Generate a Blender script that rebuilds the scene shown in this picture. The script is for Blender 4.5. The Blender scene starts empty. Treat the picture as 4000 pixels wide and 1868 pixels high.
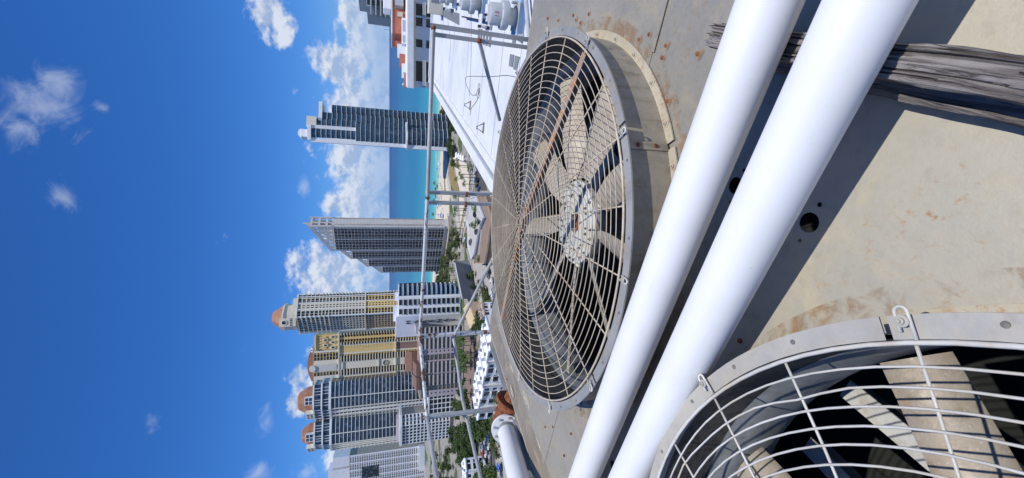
import bpy, math, random
import mathutils
from mathutils import Vector, Matrix
from mathutils.geometry import delaunay_2d_cdt

random.seed(7)
S = bpy.context.scene
COL = S.collection
PI = math.pi
R = math.radians

# ------------------------------------------------------------------ camera
CAM = Vector((0, 0, 48.0))           # 48 m above the street
FPX = 1610.0                         # focal length in photo pixels (4000 wide)
PITCH = math.atan(480.0 / FPX)       # looking down; the photo lies on its side
FWD = Vector((0, math.cos(PITCH), -math.sin(PITCH)))
UPV = Vector((0, math.sin(PITCH), math.cos(PITCH)))
cam_d = bpy.data.cameras.new('camera')
cam_d.sensor_fit = 'HORIZONTAL'
cam_d.sensor_width = 36.0
cam_d.lens = 36.0 * FPX / 4000.0
cam_d.clip_start = 0.05
cam_d.clip_end = 120000.0
cam = bpy.data.objects.new('camera', cam_d)
COL.objects.link(cam)
rx, uy, bz = -UPV, Vector((1, 0, 0)), -FWD      # phone held upright: picture's left is up
cam.matrix_world = Matrix(((rx.x, uy.x, bz.x, CAM.x), (rx.y, uy.y, bz.y, CAM.y), (rx.z, uy.z, bz.z, CAM.z), (0, 0, 0, 1)))
S.camera = cam
S.render.engine = 'CYCLES'
S.render.resolution_x, S.render.resolution_y = 1024, 478


def ray(X, Y):
    return FWD * FPX + Vector((1, 0, 0)) * (934 - Y) + UPV * (2000 - X)


def at_z(X, Y, z):
    d = ray(X, Y)
    return CAM + d * ((z - CAM.z) / d.z)


def at_y(X, Y, y):
    d = ray(X, Y)
    return CAM + d * (y / d.y)


# ------------------------------------------------------------------ sun
SUN = Vector((0.18, -0.32, 1.0)).normalized()
sun_d = bpy.data.lights.new('sun', 'SUN')
sun_d.energy = 4.2
sun_d.angle = R(0.53)
sun_d.color = (1.0, 0.955, 0.88)
sun = bpy.data.objects.new('sun', sun_d)
COL.objects.link(sun)
sun.rotation_euler = SUN.to_track_quat('Z', 'Y').to_euler()
sun.location = (0, 0, 150)

# ------------------------------------------------------------------ sky
W = bpy.data.worlds.new('World')
S.world = W
W.use_nodes = True
wt = W.node_tree
wt.nodes.clear()


class G:
    """tiny node graph writer"""
    def __init__(s, tree):
        s.t = tree

    def n(s, kind, **kw):
        nd = s.t.nodes.new(kind)
        for k, v in kw.items():
            setattr(nd, k, v)
        return nd

    def put(s, sock, v):
        if isinstance(v, bpy.types.NodeSocket):
            s.t.links.new(v, sock)
        elif v is not None:
            if sock.type == 'RGBA' and not hasattr(v, '__len__'):
                v = (v, v, v, 1)
            elif sock.type == 'RGBA' and len(v) == 3:
                v = (*v, 1)
            sock.default_value = v

    def math(s, op, a, b=None, c=None, clamp=False):
        nd = s.n('ShaderNodeMath', operation=op, use_clamp=clamp)
        for i, v in enumerate((a, b, c)):
            if v is not None:
                s.put(nd.inputs[i], v)
        return nd.outputs[0]

    def vec(s, op, a, b=None, c=None, out=0):
        nd = s.n('ShaderNodeVectorMath', operation=op)
        for i, v in enumerate((a, b, c)):
            if v is not None:
                s.put(nd.inputs[i], v)
        return nd.outputs[out]

    def step(s, v, a, b, lo=0.0, hi=1.0, kind='SMOOTHSTEP'):
        nd = s.n('ShaderNodeMapRange', interpolation_type=kind)
        s.put(nd.inputs[0], v)
        for i, x in zip((1, 2, 3, 4), (a, b, lo, hi)):
            s.put(nd.inputs[i], x)
        return nd.outputs[0]

    def mix(s, f, a, b, mode='MIX'):
        nd = s.n('ShaderNodeMix', data_type='RGBA', blend_type=mode)
        s.put(nd.inputs[0], f)
        s.put(nd.inputs[6], a)
        s.put(nd.inputs[7], b)
        return nd.outputs[2]

    def noise(s, vec, scale, detail=4, rough=.55, dist=0.0, lac=2.0):
        nd = s.n('ShaderNodeTexNoise')
        if vec is not None:
            s.put(nd.inputs['Vector'], vec)
        nd.inputs['Scale'].default_value = scale
        nd.inputs['Detail'].default_value = detail
        nd.inputs['Roughness'].default_value = rough
        nd.inputs['Distortion'].default_value = dist
        nd.inputs['Lacunarity'].default_value = lac
        return nd.outputs[0]

    def voronoi(s, vec, scale, feature='F1', out=0):
        nd = s.n('ShaderNodeTexVoronoi', feature=feature)
        if vec is not None:
            s.put(nd.inputs['Vector'], vec)
        nd.inputs['Scale'].default_value = scale
        return nd.outputs[out]


g = G(wt)
sky = g.n('ShaderNodeTexSky', sky_type='NISHITA', sun_disc=False)
sky.sun_elevation = math.asin(SUN.z)
sky.sun_rotation = math.atan2(SUN.x, SUN.y)
sky.altitude = 0
sky.air_density = 1.0
sky.dust_density = 0.35
sky.ozone_density = 3.0
tc = g.n('ShaderNodeTexCoord').outputs['Generated']
dirn = g.vec('NORMALIZE', tc)
sx = g.n('ShaderNodeSeparateXYZ')
g.put(sx.inputs[0], dirn)
az = g.math('ARCTAN2', sx.outputs[0], sx.outputs[1])
el = g.math('ARCSINE', sx.outputs[2])
ae = g.n('ShaderNodeCombineXYZ')
g.put(ae.inputs[0], az)
g.put(ae.inputs[1], el)
ae = ae.outputs[0]


def azel(X, Y):
    d = ray(X, Y).normalized()
    return math.atan2(d.x, d.y), math.asin(d.z)


# cumulus heaps: centre pixel, half height (px along X), half width (px along Y), softness weight
CLOUDS = [(1300, 1060, 175, 150), (1400, 960, 170, 170), (1300, 1400, 120, 90), (1400, 1220, 160, 130),
          (1380, 840, 120, 130), (1420, 700, 110, 140), (1370, 620, 165, 110), (1400, 380, 140, 130),
          (1350, 260, 125, 110), (1420, 100, 130, 170), (1430, -150, 130, 200), (1045, 40, 85, 150), (1090, 130, 50, 70),
          (1330, 1790, 90, 110), (1420, 1700, 100, 160), (1170, 1560, 45, 70), (1450, 1950, 90, 170),
          (1180, 1460, 60, 60), (1235, 1470, 80, 110)]
WISPS = [(150, 420, 190, 120), (230, 340, 100, 90), (60, 490, 110, 100), (250, 770, 85, 75), (590, 1680, 45, 60),
         (1190, 740, 25, 50), (1040, 1650, 50, 80), (1010, 1850, 60, 60), (1200, 1850, 60, 60), (400, 420, 40, 30)]


def heaps(lst):
    acc = None
    for X, Y, hx, hy in lst:
        a0, e0 = azel(X, Y)
        sa = abs(azel(X, Y + hy)[0] - azel(X, Y - hy)[0]) / 2
        se = abs(azel(X + hx, Y)[1] - azel(X - hx, Y)[1]) / 2
        v = g.vec('MULTIPLY_ADD', ae, (1 / sa, 1 / se, 0), (-a0 / sa, -e0 / se, 0))
        ln = g.vec('LENGTH', v, out=1)
        acc = ln if acc is None else g.math('MINIMUM', acc, ln)
    return g.math('SUBTRACT', 1.0, acc)


nz_big = g.noise(dirn, 9.0, 3, .55)
sq = g.vec('MULTIPLY', dirn, (1, 1, 1.35))
nz = g.noise(sq, 15.0, 9, .56, .15)
nz_s = g.noise(g.vec('ADD', sq, (0.004, -0.006, 0.020)), 15.0, 9, .56, .15)
band = g.math('MULTIPLY', g.step(el, 0.005, 0.03), g.step(el, 0.16, 0.07))
other = g.math('MULTIPLY_ADD', g.math('SUBTRACT', nz_big, 0.56), 3.0, g.math('MULTIPLY_ADD', band, 0.55, -0.45))
outside = g.step(g.math('ABSOLUTE', az), 0.62, 0.8)
bank = g.math('MAXIMUM', heaps(CLOUDS), g.math('MULTIPLY_ADD', outside, 1.0, g.math('SUBTRACT', other, 1.0)))
# a thin bank lies over the whole horizon
low = g.math('MULTIPLY_ADD', g.step(el, 0.15, 0.02), 0.85, -0.52)
bank = g.math('MAXIMUM', bank, low)
nf_ = g.noise(sq, 48.0, 6, .6, .2)
nf_s = g.noise(g.vec('ADD', sq, (0.002, -0.003, 0.008)), 48.0, 6, .6, .2)
lift = g.math('MULTIPLY_ADD', g.math('SUBTRACT', nz, 0.5), 2.3, g.math('MULTIPLY_ADD', g.math('SUBTRACT', nf_, 0.5), 0.8, bank))
alpha = g.step(lift, -0.02, 0.50)
alpha = g.math('MULTIPLY', alpha, 0.90)
nw = g.noise(g.vec('MULTIPLY', dirn, (1.0, 1.6, 1.0)), 17.0, 9, .62, 1.1)
wis = g.math('MULTIPLY_ADD', g.math('SUBTRACT', nw, 0.5), 3.4, heaps(WISPS))
alpha_w = g.math('MULTIPLY', g.step(wis, -0.1, 1.5), 0.42)
relief = g.math('MULTIPLY_ADD', g.math('SUBTRACT', nf_, nf_s), 2.2, g.math('MULTIPLY', g.math('SUBTRACT', nz, nz_s), 6.5))
lit = g.math('ADD', g.math('MULTIPLY_ADD', g.step(lift, 0.0, 1.1), -0.50, 0.80), relief, clamp=True)
lit = g.math('MULTIPLY', lit, 1.0)
ccol = g.mix(lit, (4.4, 5.7, 8.3), (9.0, 9.5, 10.5))
hazeband = g.step(el, 0.10, 0.012)
ccol = g.mix(g.math('MULTIPLY', hazeband, 0.86), ccol, (4.2, 6.0, 9.2))
skyc = g.mix(1.0, sky.outputs[0], (0.60, 0.95, 1.56), 'MULTIPLY')
skyc = g.mix(g.math('MULTIPLY', g.step(el, 0.16, 0.0), .85), skyc, (3.0, 4.9, 8.6))
hs = g.n('ShaderNodeHueSaturation')
hs.inputs['Saturation'].default_value = 1.07
hs.inputs['Value'].default_value = 1.0
g.put(hs.inputs['Color'], skyc)
out = g.mix(alpha_w, hs.outputs[0], (8.0, 8.8, 10.2))
out = g.mix(alpha, out, ccol)
bg = g.n('ShaderNodeBackground')
g.put(bg.inputs[0], out)
bg.inputs[1].default_value = 0.085
wo = g.n('ShaderNodeOutputWorld')
wt.links.new(bg.outputs[0], wo.inputs[0])

S.view_settings.view_transform = 'Standard'
S.view_settings.look = 'None'
S.view_settings.exposure = 0.0
S.view_settings.gamma = 1.0
S.view_settings.use_curve_mapping = False

# ------------------------------------------------------------------ materials
MATS = {}


def new_mat(name):
    m = bpy.data.materials.new(name)
    m.use_nodes = True
    t = m.node_tree
    b = t.nodes['Principled BSDF']
    MATS[name] = m
    return m, G(t), b


def coords(q, kind='Object'):
    if kind == 'World':
        return q.n('ShaderNodeNewGeometry').outputs['Position']
    return q.n('ShaderNodeTexCoord').outputs[kind]


def bump(q, b, h, strength=.3, dist=.01):
    nd = q.n('ShaderNodeBump')
    nd.inputs['Strength'].default_value = strength
    nd.inputs['Distance'].default_value = dist
    q.put(nd.inputs['Height'], h)
    q.t.links.new(nd.outputs[0], b.inputs['Normal'])


def mat(name, col, rough=.6, metal=0.0, var=.12, scale=3.0, bmp=0.0, bscale=None, rnd=0.0, spec=.4, dirt=None, dirt_amt=.5, dscale=1.5, bdist=.01):
    """painted / mineral surface: base colour with noise variation, optional stains and relief"""
    m, q, b = new_mat(name)
    p = coords(q, 'World')
    n1 = q.noise(p, scale, 5, .6)
    c = q.mix(q.step(n1, .3, .7), tuple(x * (1 - var) for x in col), tuple(min(1, x * (1 + var)) for x in col))
    if dirt:
        n2 = q.noise(p, dscale, 6, .65, .5)
        c = q.mix(q.math('MULTIPLY', q.step(n2, .48, .72), dirt_amt), c, dirt)
    if rnd:
        oi = q.n('ShaderNodeObjectInfo').outputs['Random']
        c = q.mix(1.0, c, q.n('ShaderNodeCombineColor').outputs[0] if False else q.step(oi, 0, 1, 1 - rnd, 1 + rnd, 'LINEAR'), 'MULTIPLY')
    q.put(b.inputs['Base Color'], c)
    b.inputs['Roughness'].default_value = rough
    b.inputs['Metallic'].default_value = metal
    b.inputs['Specular IOR Level'].default_value = spec
    if bmp:
        bump(q, b, q.noise(p, bscale or scale * 4, 5, .6), bmp, bdist)
    return m


def glass_mat(name, dark=(.02, .03, .045), light=(.16, .2, .24), p_light=.3, rough=.12, tint=None, spec=.6):
    """window pane: reflective, every pane its own tone (blinds, curtains)"""
    m, q, b = new_mat(name)
    oi = q.n('ShaderNodeObjectInfo').outputs['Random']
    p = coords(q, 'World')
    cell = q.n('ShaderNodeTexWhiteNoise', noise_dimensions='3D')
    q.put(cell.inputs['Vector'], q.vec('FLOOR', q.vec('MULTIPLY', p, (.37, .37, .33))))
    r = q.math('FRACT', q.math('ADD', oi, cell.outputs[0]))
    c = q.mix(q.step(r, 1 - p_light, 1.0), dark, light)
    c = q.mix(q.math('MULTIPLY', q.noise(p, .5, 3), .5), c, tuple(x * .5 for x in dark))
    q.put(b.inputs['Base Color'], c)
    b.inputs['Roughness'].default_value = rough
    b.inputs['Specular IOR Level'].default_value = spec
    bump(q, b, q.noise(p, .6, 2), .04, .05)
    return m

# ------------------------------------------------------------------ geometry helpers
class MB:
    """collects faces in world coordinates; build() links them as one mesh object"""
    def __init__(s):
        s.v, s.f = [], []

    def add(s, vs, fs):
        o = len(s.v)
        s.v += [tuple(x) for x in vs]
        s.f += [tuple(i + o for i in f) for f in fs]
        return s

    def box(s, c, sz, rz=0.0, m=None):
        hx, hy, hz = sz[0] / 2, sz[1] / 2, sz[2] / 2
        cs, sn = math.cos(rz), math.sin(rz)
        vs = []
        for z in (-hz, hz):
            for x, y in ((-hx, -hy), (hx, -hy), (hx, hy), (-hx, hy)):
                p = Vector((x, y, z))
                if m is not None:
                    p = m @ p
                    vs.append((c[0] + p.x, c[1] + p.y, c[2] + p.z))
                else:
                    vs.append((c[0] + x * cs - y * sn, c[1] + x * sn + y * cs, c[2] + z))
        return s.add(vs, [(0, 3, 2, 1), (4, 5, 6, 7), (0, 1, 5, 4), (1, 2, 6, 5), (2, 3, 7, 6), (3, 0, 4, 7)])

    def bar(s, a, b, w, h, up=(0, 0, 1)):
        """rectangular bar from a to b, w sideways, h along up"""
        a, b = Vector(a), Vector(b)
        d = (b - a).normalized()
        u = Vector(up)
        sd = d.cross(u)
        if sd.length < 1e-4:
            sd = d.cross(Vector((1, 0, 0)))
        sd.normalize()
        u = sd.cross(d).normalized()
        vs = []
        for p in (a, b):
            for i, j in ((-1, -1), (1, -1), (1, 1), (-1, 1)):
                vs.append(p + sd * (w / 2 * i) + u * (h / 2 * j))
        return s.add(vs, [(3, 2, 1, 0), (4, 5, 6, 7), (0, 1, 5, 4), (1, 2, 6, 5), (2, 3, 7, 6), (3, 0, 4, 7)])

    def prism(s, poly, z0, z1, cap=True):
        n = len(poly)
        zz0 = z0 if hasattr(z0, '__len__') else [z0] * n
        zz1 = z1 if hasattr(z1, '__len__') else [z1] * n
        ar = sum(poly[i][0] * poly[(i + 1) % n][1] - poly[(i + 1) % n][0] * poly[i][1] for i in range(n))
        if ar < 0:
            poly, zz0, zz1 = list(poly)[::-1], list(zz0)[::-1], list(zz1)[::-1]
        vs = [(p[0], p[1], zz0[i]) for i, p in enumerate(poly)] + [(p[0], p[1], zz1[i]) for i, p in enumerate(poly)]
        fs = [(i, (i + 1) % n, n + (i + 1) % n, n + i) for i in range(n)]
        if cap:
            fs += [tuple(range(n - 1, -1, -1)), tuple(range(n, 2 * n))]
        return s.add(vs, fs)

    def tube(s, pts, r, n=8, cap=True, closed=False):
        pts = [Vector(p) for p in pts]
        k = len(pts)
        rr = r if hasattr(r, '__len__') else [r] * k
        vs, fs = [], []
        prev = None
        for i, p in enumerate(pts):
            if closed:
                t = pts[(i + 1) % k] - pts[i - 1]
            else:
                t = pts[min(i + 1, k - 1)] - pts[max(i - 1, 0)]
            t.normalize()
            if prev is None:
                a = t.cross(Vector((0, 0, 1)))
                if a.length < .05:
                    a = t.cross(Vector((1, 0, 0)))
                a.normalize()
            else:
                a = (prev - t * prev.dot(t)).normalized()
            prev = a
            b = t.cross(a)
            for j in range(n):
                an = 2 * PI * j / n
                vs.append(p + (a * math.cos(an) + b * math.sin(an)) * rr[i])
        for i in range(k if closed else k - 1):
            i2 = (i + 1) % k
            for j in range(n):
                j2 = (j + 1) % n
                fs.append((i * n + j, i * n + j2, i2 * n + j2, i2 * n + j))
        if cap and not closed:
            fs.append(tuple(range(n - 1, -1, -1)))
            fs.append(tuple((k - 1) * n + j for j in range(n)))
        return s.add(vs, fs)

    def lathe(s, prof, c=(0, 0, 0), n=32, a0=0.0, a1=None, m=None):
        """prof: (radius, height) pairs turned round the vertical through c"""
        full = a1 is None
        a1 = a0 + 2 * PI if full else a1
        cnt = n if full else n + 1
        vs, fs = [], []
        for i in range(cnt):
            a = a0 + (a1 - a0) * i / n
            for r, z in prof:
                p = Vector((r * math.cos(a), r * math.sin(a), z))
                if m is not None:
                    p = m @ p
                vs.append((c[0] + p.x, c[1] + p.y, c[2] + p.z))
        k = len(prof)
        for i in range(n):
            i2 = (i + 1) % cnt
            for j in range(k - 1):
                fs.append((i * k + j, i2 * k + j, i2 * k + j + 1, i * k + j + 1))
        return s.add(vs, fs)

    def quad(s, a, b, c, d):
        return s.add([a, b, c, d], [(0, 1, 2, 3)])

    def build(s, name, m, parent=None, smooth=False, org=None, bevel=0.0):
        o = Vector((0, 0, 0))
        if parent is not None:
            o = Vector(parent.get('_o', (0, 0, 0)))
        if org is not None:
            o = Vector(org)
        me = bpy.data.meshes.new(name)
        me.from_pydata([(v[0] - o.x, v[1] - o.y, v[2] - o.z) for v in s.v], [], s.f)
        if m is not None:
            me.materials.append(MATS[m] if isinstance(m, str) else m)
        if smooth:
            me.polygons.foreach_set('use_smooth', [True] * len(me.polygons))
            if smooth is not True:
                me.set_sharp_from_angle(angle=R(smooth))
        ob = bpy.data.objects.new(name, me)
        COL.objects.link(ob)
        if parent is not None:
            ob.parent = parent
            ob['_o'] = tuple(o)
        else:
            ob.location = o
            ob['_o'] = tuple(o)
        if bevel:
            bv = ob.modifiers.new('bevel', 'BEVEL')
            bv.width = bevel
            bv.segments = 2
            bv.limit_method = 'ANGLE'
        return ob


def tag(o, label=None, cat=None, group=None, kind=None):
    if label:
        o['label'] = label
    if cat:
        o['category'] = cat
    if group:
        o['group'] = group
    if kind:
        o['kind'] = kind
    return o


def thing(name, loc, label, cat, group=None):
    o = bpy.data.objects.new(name, None)
    o.empty_display_size = .2
    COL.objects.link(o)
    o.location = loc
    o['_o'] = tuple(loc)
    return tag(o, label, cat, group)


def inst(name, me, parent, loc, rot=(0, 0, 0), scale=(1, 1, 1), col=None):
    """a part that shares its mesh; loc in world coordinates"""
    o = bpy.data.objects.new(name, me)
    COL.objects.link(o)
    po = Vector(parent.get('_o', (0, 0, 0)))
    o.parent = parent
    o.location = Vector(loc) - po
    o.rotation_euler = rot
    o.scale = scale
    return o


_kids = {}


def copy_tree(root, loc, rz=0.0, scale=1.0, label=None):
    kids = [c for c in root.children]
    r = root.copy()
    COL.objects.link(r)
    r.location = loc
    r.rotation_euler = (0, 0, rz)
    r.scale = (scale,) * 3 if not hasattr(scale, '__len__') else scale
    if label:
        r['label'] = label
    for ch in kids:
        c = ch.copy()
        COL.objects.link(c)
        c.parent = r
        for gch in ch.children:
            d = gch.copy()
            COL.objects.link(d)
            d.parent = c
    return r


def mesh_of(mb, name, m, smooth=False):
    me = bpy.data.meshes.new(name)
    me.from_pydata(mb.v, [], mb.f)
    me.materials.append(MATS[m])
    if smooth:
        me.polygons.foreach_set('use_smooth', [True] * len(me.polygons))
        if smooth is not True:
            me.set_sharp_from_angle(angle=R(smooth))
    return me


UNIT = {}


def unit_box(m):
    if m not in UNIT:
        UNIT[m] = mesh_of(MB().box((0, 0, 0), (1, 1, 1)), 'unit_' + m, m)
    return UNIT[m]


class Many:
    """alike box pieces of one thing: the 300 nearest become parts, the rest one part of kind stuff"""
    def __init__(s, name, cap=300):
        s.name, s.cap, s.l = name, cap, []

    def put(s, m, c, sz, rz=0.0):
        s.l.append((m, Vector(c), sz, rz))

    def flush(s, parent):
        vis = sorted(s.l, key=lambda e: (e[1] - CAM).length / max(.2, min(e[2][0], e[2][2])) ** .3)
        for m, c, sz, rz in vis[:s.cap]:
            inst(s.name, unit_box(m), parent, c, (0, 0, rz), sz)
        rest = {}
        for m, c, sz, rz in vis[s.cap:]:
            rest.setdefault(m, MB()).box(c, sz, rz)
        for m, mb in rest.items():
            tag(mb.build(s.name, m, parent), kind='stuff')


def cdt_panel(outer, holes, z, thick, mb):
    """flat sheet with round holes: outer polygon, holes = [(cx, cy, r, n)]"""
    vs = [Vector(p) for p in outer]
    ed = [(i, (i + 1) % len(outer)) for i in range(len(outer))]
    for cx, cy, r, n in holes:
        o = len(vs)
        for i in range(n):
            a = 2 * PI * i / n
            vs.append(Vector((cx + r * math.cos(a), cy + r * math.sin(a))))
        ed += [(o + i, o + (i + 1) % n) for i in range(n)]
    # keep only what lies inside the outer polygon
    res = delaunay_2d_cdt(vs, ed, [], 0, 1e-5)
    V, F = res[0], res[2]
    n = len(outer)
    def inside(p):
        c = False
        for i in range(n):
            a, b = outer[i], outer[(i + 1) % n]
            if (a[1] > p.y) != (b[1] > p.y) and p.x < (b[0] - a[0]) * (p.y - a[1]) / (b[1] - a[1]) + a[0]:
                c = not c
        return c
    tri = []
    for f in F:
        m = sum((V[i] for i in f), Vector((0, 0))) / len(f)
        if not inside(m) or any((m.x - cx) ** 2 + (m.y - cy) ** 2 < (r * math.cos(PI / k)) ** 2 for cx, cy, r, k in holes):
            continue
        a, b, c = (V[i] for i in f[:3])
        if (b - a).cross(c - a) < 0:
            f = f[::-1]
        tri.append(f)
    k = len(V)
    vs3 = [(v.x, v.y, z) for v in V] + [(v.x, v.y, z - thick) for v in V]
    fs = [tuple(f) for f in tri] + [tuple(i + k for i in f[::-1]) for f in tri]
    cnt = {}
    for f in tri:
        for i in range(len(f)):
            e = (f[i], f[(i + 1) % len(f)])
            cnt[e] = 1
    for (i, j) in cnt:
        if (j, i) not in cnt:
            fs.append((i, i + k, j + k, j))
    mb.add(vs3, fs)
    return mb

# ------------------------------------------------------------------ ground, beach, sea
SHORE = [(6000, -900), (2500, 60), (600, 330), (300, 385), (149, 416), (85, 412), (60, 426), (36, 443), (20, 466), (-44, 490), (-120, 548),
         (-220, 640), (-400, 850), (-800, 1400), (-3000, 4400), (-16000, 22000)]
INLAND = [(5960, -960), (2470, 10), (590, 288), (290, 345), (140, 378), (88, 372), (58, 360), (36, 340), (8, 352), (-60, 440), (-140, 505),
          (-250, 600), (-435, 815), (-840, 1365), (-3040, 4360), (-16100, 21900)]


def ground_mats():
    m, q, b = new_mat('ground')
    p = coords(q, 'World')
    n1 = q.noise(p, .035, 4, .6)
    n2 = q.noise(p, .3, 5, .65)
    c = q.mix(q.step(n2, .35, .65), (.20, .19, .17), (.34, .32, .29))
    c = q.mix(q.step(n1, .52, .56), c, q.mix(n2, (.035, .07, .02), (.10, .13, .04)))
    q.put(b.inputs['Base Color'], c)
    b.inputs['Roughness'].default_value = .9
    m, q, b = new_mat('sand')
    p = coords(q, 'World')
    n1 = q.noise(p, .08, 5, .6)
    n2 = q.noise(p, 1.2, 4, .7)
    c = q.mix(n1, (.50, .43, .33), (.66, .60, .49))
    c = q.mix(q.step(n2, .55, .75), c, (.42, .36, .28))
    q.put(b.inputs['Base Color'], c)
    b.inputs['Roughness'].default_value = .95
    m, q, b = new_mat('sea')
    p = coords(q, 'World')
    s = q.n('ShaderNodeSeparateXYZ')
    q.put(s.inputs[0], p)
    x, y = s.outputs[0], s.outputs[1]
    # distance off shore: the coast bends, so the nearer of two straight lines counts
    d1 = q.math('MULTIPLY_ADD', x, .30, q.math('SUBTRACT', y, 450.0))
    d2 = q.math('MULTIPLY', q.math('MULTIPLY_ADD', x, 1.30, q.math('SUBTRACT', y, 340.0)), .62)
    d = q.math('MINIMUM', d1, d2)
    d = q.math('MULTIPLY_ADD', q.math('SUBTRACT', q.noise(p, .02, 4, .6), .5), 50.0, d)
    c = q.mix(q.step(d, -8, 40), (.30, .45, .36), (.085, .40, .36))
    c = q.mix(q.step(d, 15, 110), c, (.02, .26, .32))
    c = q.mix(q.step(d, 90, 420), c, (.012, .15, .26))
    c = q.mix(q.step(d, 400, 2600), c, (.010, .085, .20))
    c = q.mix(q.step(d, 2500, 12000), c, (.008, .050, .155))
    # breaking waves
    wv = q.n('ShaderNodeTexNoise')
    q.put(wv.inputs['Vector'], q.vec('MULTIPLY', q.vec('ADD', p, (0, 0, 0)), (.018, .16, 1)))
    wv.inputs['Scale'].default_value = 1.0
    wv.inputs['Detail'].default_value = 5
    foam = q.math('MULTIPLY', q.step(wv.outputs[0], .56, .62), q.step(d, 55, 8))
    foam = q.math('MULTIPLY', foam, q.step(q.noise(p, .6, 4, .7), .4, .55))
    c = q.mix(q.math('MULTIPLY', foam, .8), c, (.8, .85, .85))
    q.put(b.inputs['Base Color'], c)
    b.inputs['Roughness'].default_value = .35
    b.inputs['Specular IOR Level'].default_value = .10
    nb = q.noise(q.vec('MULTIPLY', p, (.5, 1, 1)), .35, 4, .6)
    bump(q, b, nb, .5, .6)
    mat('asphalt', (.075, .075, .075), .9, var=.25, scale=.4)
    mat('pale_road', (.36, .34, .31), .9, var=.15, scale=.4)
    mat('promenade', (.42, .39, .34), .9, var=.12, scale=.6)
    mat('dune_grass', (.26, .19, .07), .95, var=.4, scale=.7, dirt=(.10, .12, .04), dirt_amt=.7, dscale=.3)
    mat('lawn', (.06, .105, .025), .95, var=.35, scale=.5)
    mat('paint_white', (.78, .78, .76), .6, var=.05)
    mat('brown_paving', (.20, .15, .125), .9, var=.15, scale=.5)
    mat('concrete', (.42, .41, .38), .9, var=.12, scale=.5)


ground_mats()

mb = MB()
poly = [(p[0], p[1]) for p in INLAND] + [(-16000, -3000), (6000, -3000)]
cdt_panel(poly[::-1] if False else poly, [], 0.0, 2.5, mb)
tag(mb.build('ground', 'ground'), kind='structure')
mb = MB()
for i in range(len(SHORE) - 1):
    a, b_, c, d = SHORE[i], SHORE[i + 1], INLAND[i + 1], INLAND[i]
    def mid(p, q_, t):
        return (p[0] + (q_[0] - p[0]) * t, p[1] + (q_[1] - p[1]) * t)
    a2, b2 = mid(d, a, 1.25), mid(c, b_, 1.25)
    a1, b1 = mid(d, a, .8), mid(c, b_, .8)
    mb.quad((*d, .03), (*c, .03), (*b1, -.05), (*a1, -.05))
    mb.quad((*a1, -.05), (*b1, -.05), (*b2, -1.6), (*a2, -1.6))
tag(mb.build('beach', 'sand'), kind='structure')
mb = MB()
mb.quad((-60000, -2000, -.55), (60000, -2000, -.55), (60000, 90000, -.55), (-60000, 90000, -.55))
tag(mb.build('sea', 'sea'), kind='structure')


def patch(name, pts, m, z=.03, kind='structure'):
    """flat piece of the street level, outlined in the photo and laid on the ground"""
    mb = MB()
    P = [at_z(x, y, z) for x, y in pts]
    cdt_panel([(p.x, p.y) for p in P], [], z, .02, mb)
    return tag(mb.build(name, m), kind=kind)


patch('promenade', [(1730, 520), (1738, 520), (1752, 690), (1766, 760), (1802, 885), (1786, 890), (1757, 765), (1743, 690)], 'promenade', .06)
patch('dune', [(1752, 640), (1765, 640), (1780, 690), (1792, 745), (1777, 748), (1760, 720)], 'dune_grass', .07)
patch('sand_lot', [(1766, 600), (1822, 640), (1832, 690), (1830, 760), (1800, 765), (1786, 700)], 'sand', .06)
patch('sand_lot', [(1792, 770), (1812, 775), (1818, 860), (1806, 900), (1798, 880)], 'sand', .05)
patch('road', [(1834, 520), (1850, 520), (1856, 690), (1834, 830), (1812, 920), (1798, 1000), (1786, 1075), (1774, 1075), (1784, 1000), (1797, 920), (1816, 830), (1838, 700)], 'pale_road', .04)
patch('road', [(1860, 560), (1880, 560), (1890, 700), (1905, 745), (1862, 745), (1856, 690)], 'asphalt', .05)
patch('street', [(1846, 1020), (1890, 1030), (1925, 1080), (1925, 1200), (1880, 1225), (1852, 1110)], 'pale_road', .03)
patch('car_park', [(1905, 1010), (1945, 1010), (1960, 1190), (1935, 1200)], 'pale_road', .06)
patch('car_park', [(1868, 1690), (1930, 1690), (1935, 1868), (1885, 1868)], 'asphalt', .05)
patch('street', [(1925, 1690), (1975, 1640), (2060, 1740), (2110, 1868), (1945, 1868)], 'pale_road', .03)
patch('lawn', [(2010, 1690), (2040, 1750), (2100, 1868), (2075, 1868), (2030, 1780)], 'lawn', .06)
patch('lawn', [(1880, 1130), (1905, 1130), (1915, 1185), (1885, 1190)], 'lawn', .05)
patch('plaza', [(1808, 1290), (1862, 1290), (1872, 1430), (1866, 1600), (1812, 1560)], 'brown_paving', .04)
patch('pool', [(1746, 835), (1750, 832), (1752, 855), (1747, 856)], 'sea', .07)

# ------------------------------------------------------------------ near metal materials
ZD_ = 46.5


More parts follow.
